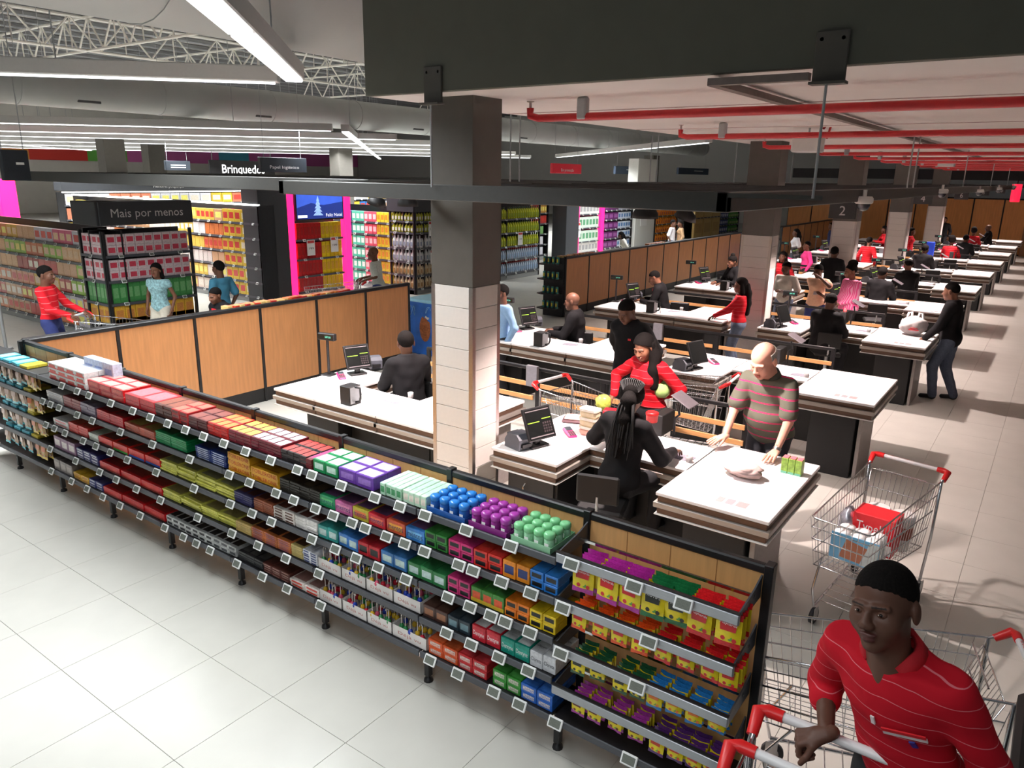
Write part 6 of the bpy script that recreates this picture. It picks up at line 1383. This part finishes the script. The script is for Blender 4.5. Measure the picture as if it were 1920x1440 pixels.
stand('person with a ponytail in a white top at a far till', 1495, 428, 1.66, -60, fem=True, hair='long', top=M('top_white', (220, 214, 216), .85), sleeve='short')
stand('person in a red shirt with a white badge facing the tills', 1470, 470, 1.62, -10, fem=True, hair='long', top=REDS, extras=[(.0, .36, .08, .08, WBADGE, 'name_card')])
stand('person with a pink top at a far till', 1516, 451, 1.6, -60, fem=True, hair='crop', sk='mid', top=M('top_hotpink', (236, 60, 140), .85))
stand('person in red seen from behind near the second column', 1631, 443, 1.64, 175, fem=True, hair='short', top=REDS)
seat('person in a red shirt at a far partition-side till', 1660, 426, -60, 'W', 7, fem=True, hair='long', top=REDS, q=2)
stand('person in red and jeans between the far columns', 1710, 426, 1.66, 90, fem=True, hair='long', top=REDS, bottom=DENIM)
stand('person in dark clothes in front of the far oak wall', 1773, 406, 1.74, 0)
# --- shoppers on the shop floor
stand('person in a red striped shirt pushing a trolley past the promotion shelf', 80, 496, 1.8, 132, top=stripes('shirt_red_wide', (206, 28, 40), (226, 120, 124), .09, .08), bottom=M('jeans_navy', (36, 46, 100), .85), q=1, hands=((-11.92, 5.2, 1.06), (-12.14, 5.5, 1.06)), tuck=True)
stand('person in a pale flowered blouse and white skirt by the promotion shelf', 292, 491, 1.66, 30, fem=True, hair='long', sk='mid', top=M('blouse_flower', (150, 190, 196), .85, var=.4, scale=30), sleeve='none', bottom=M('skirt_white', (214, 206, 190), .85), q=1)
stand('person in a blue t-shirt looking along the biscuit aisle', 410, 487, 1.72, -80, hair='short', top=M('tee_blue', (64, 128, 156), .85), sleeve='short', q=1)
stand('person in a dark jacket and red collar behind the oak partition', 420, 531, 1.6, 5, fem=True, hair='crop', sk='mid', top=JACK, q=1, lean=14, head=(0, 10, 0), extras=[(0, .46, .1, .06, RBADGE, 'red_collar')])
stand('person in a pale polo with green sleeves pushing a loaded trolley', 708, 461, 1.74, -60, hair='none', sk='mid', top=M('polo_pale', (216, 220, 210), .85, var=.1), sleeve='short', q=1, bottom=M('jeans_blue2', (40, 60, 120), .85), hands=((-11.8, 11.05, 1.06), (-11.5, 10.83, 1.06)), lean=8)
stand('person with long grey hair bending over the partition ledge', 1178, 431, 1.5, -60, fem=True, hair='long', top=M('tee_grey', (196, 192, 182), .85), lean=25, bottom=TROB)
stand('person in a white top standing in the drinks aisle', 1262, 411, 1.7, 100, top=M('top_white', (220, 214, 216), .85), sleeve='short', bottom=DENIM)
stand('person in tan clothes standing in the drinks aisle', 1278, 412, 1.68, -60, fem=True, top=M('top_tan', (176, 140, 104), .85), bottom=M('top_tan', (176, 140, 104), .85))
tag(MB().rbox(-.12, .12, -.03, .03, 0, .5, 0, .02).build('blue_bag', [M('bag_royal', (30, 70, 200), .4)], None, (-3.3, 26.95, .9)), 'bright blue bag standing on a far till', 'bag')
# goods in the loaded trolley on the shop floor
for i, (dx, dy, c_, sz) in enumerate(((.0, .1, (120, 190, 130), (.2, .12, .25)), (.12, -.15, (232, 230, 226), (.16, .1, .3)), (-.12, -.05, (226, 190, 70), (.12, .1, .22)), (.02, -.25, (210, 206, 200), (.2, .1, .2)))):
    tag(MB().rbox(-sz[0]/2, sz[0]/2, -sz[1]/2, sz[1]/2, 0, sz[2], 0, .015).build('grocery_pack', [M('cart_pack_%d' % i, c_, .4, var=.2, scale=12)], None, (-12.03+dx*.9, 10.44+dy*.9, .5), .4*i), ('green', 'white', 'golden', 'grey')[i]+' grocery pack in the trolley of the shopper in the pale polo', 'grocery pack')
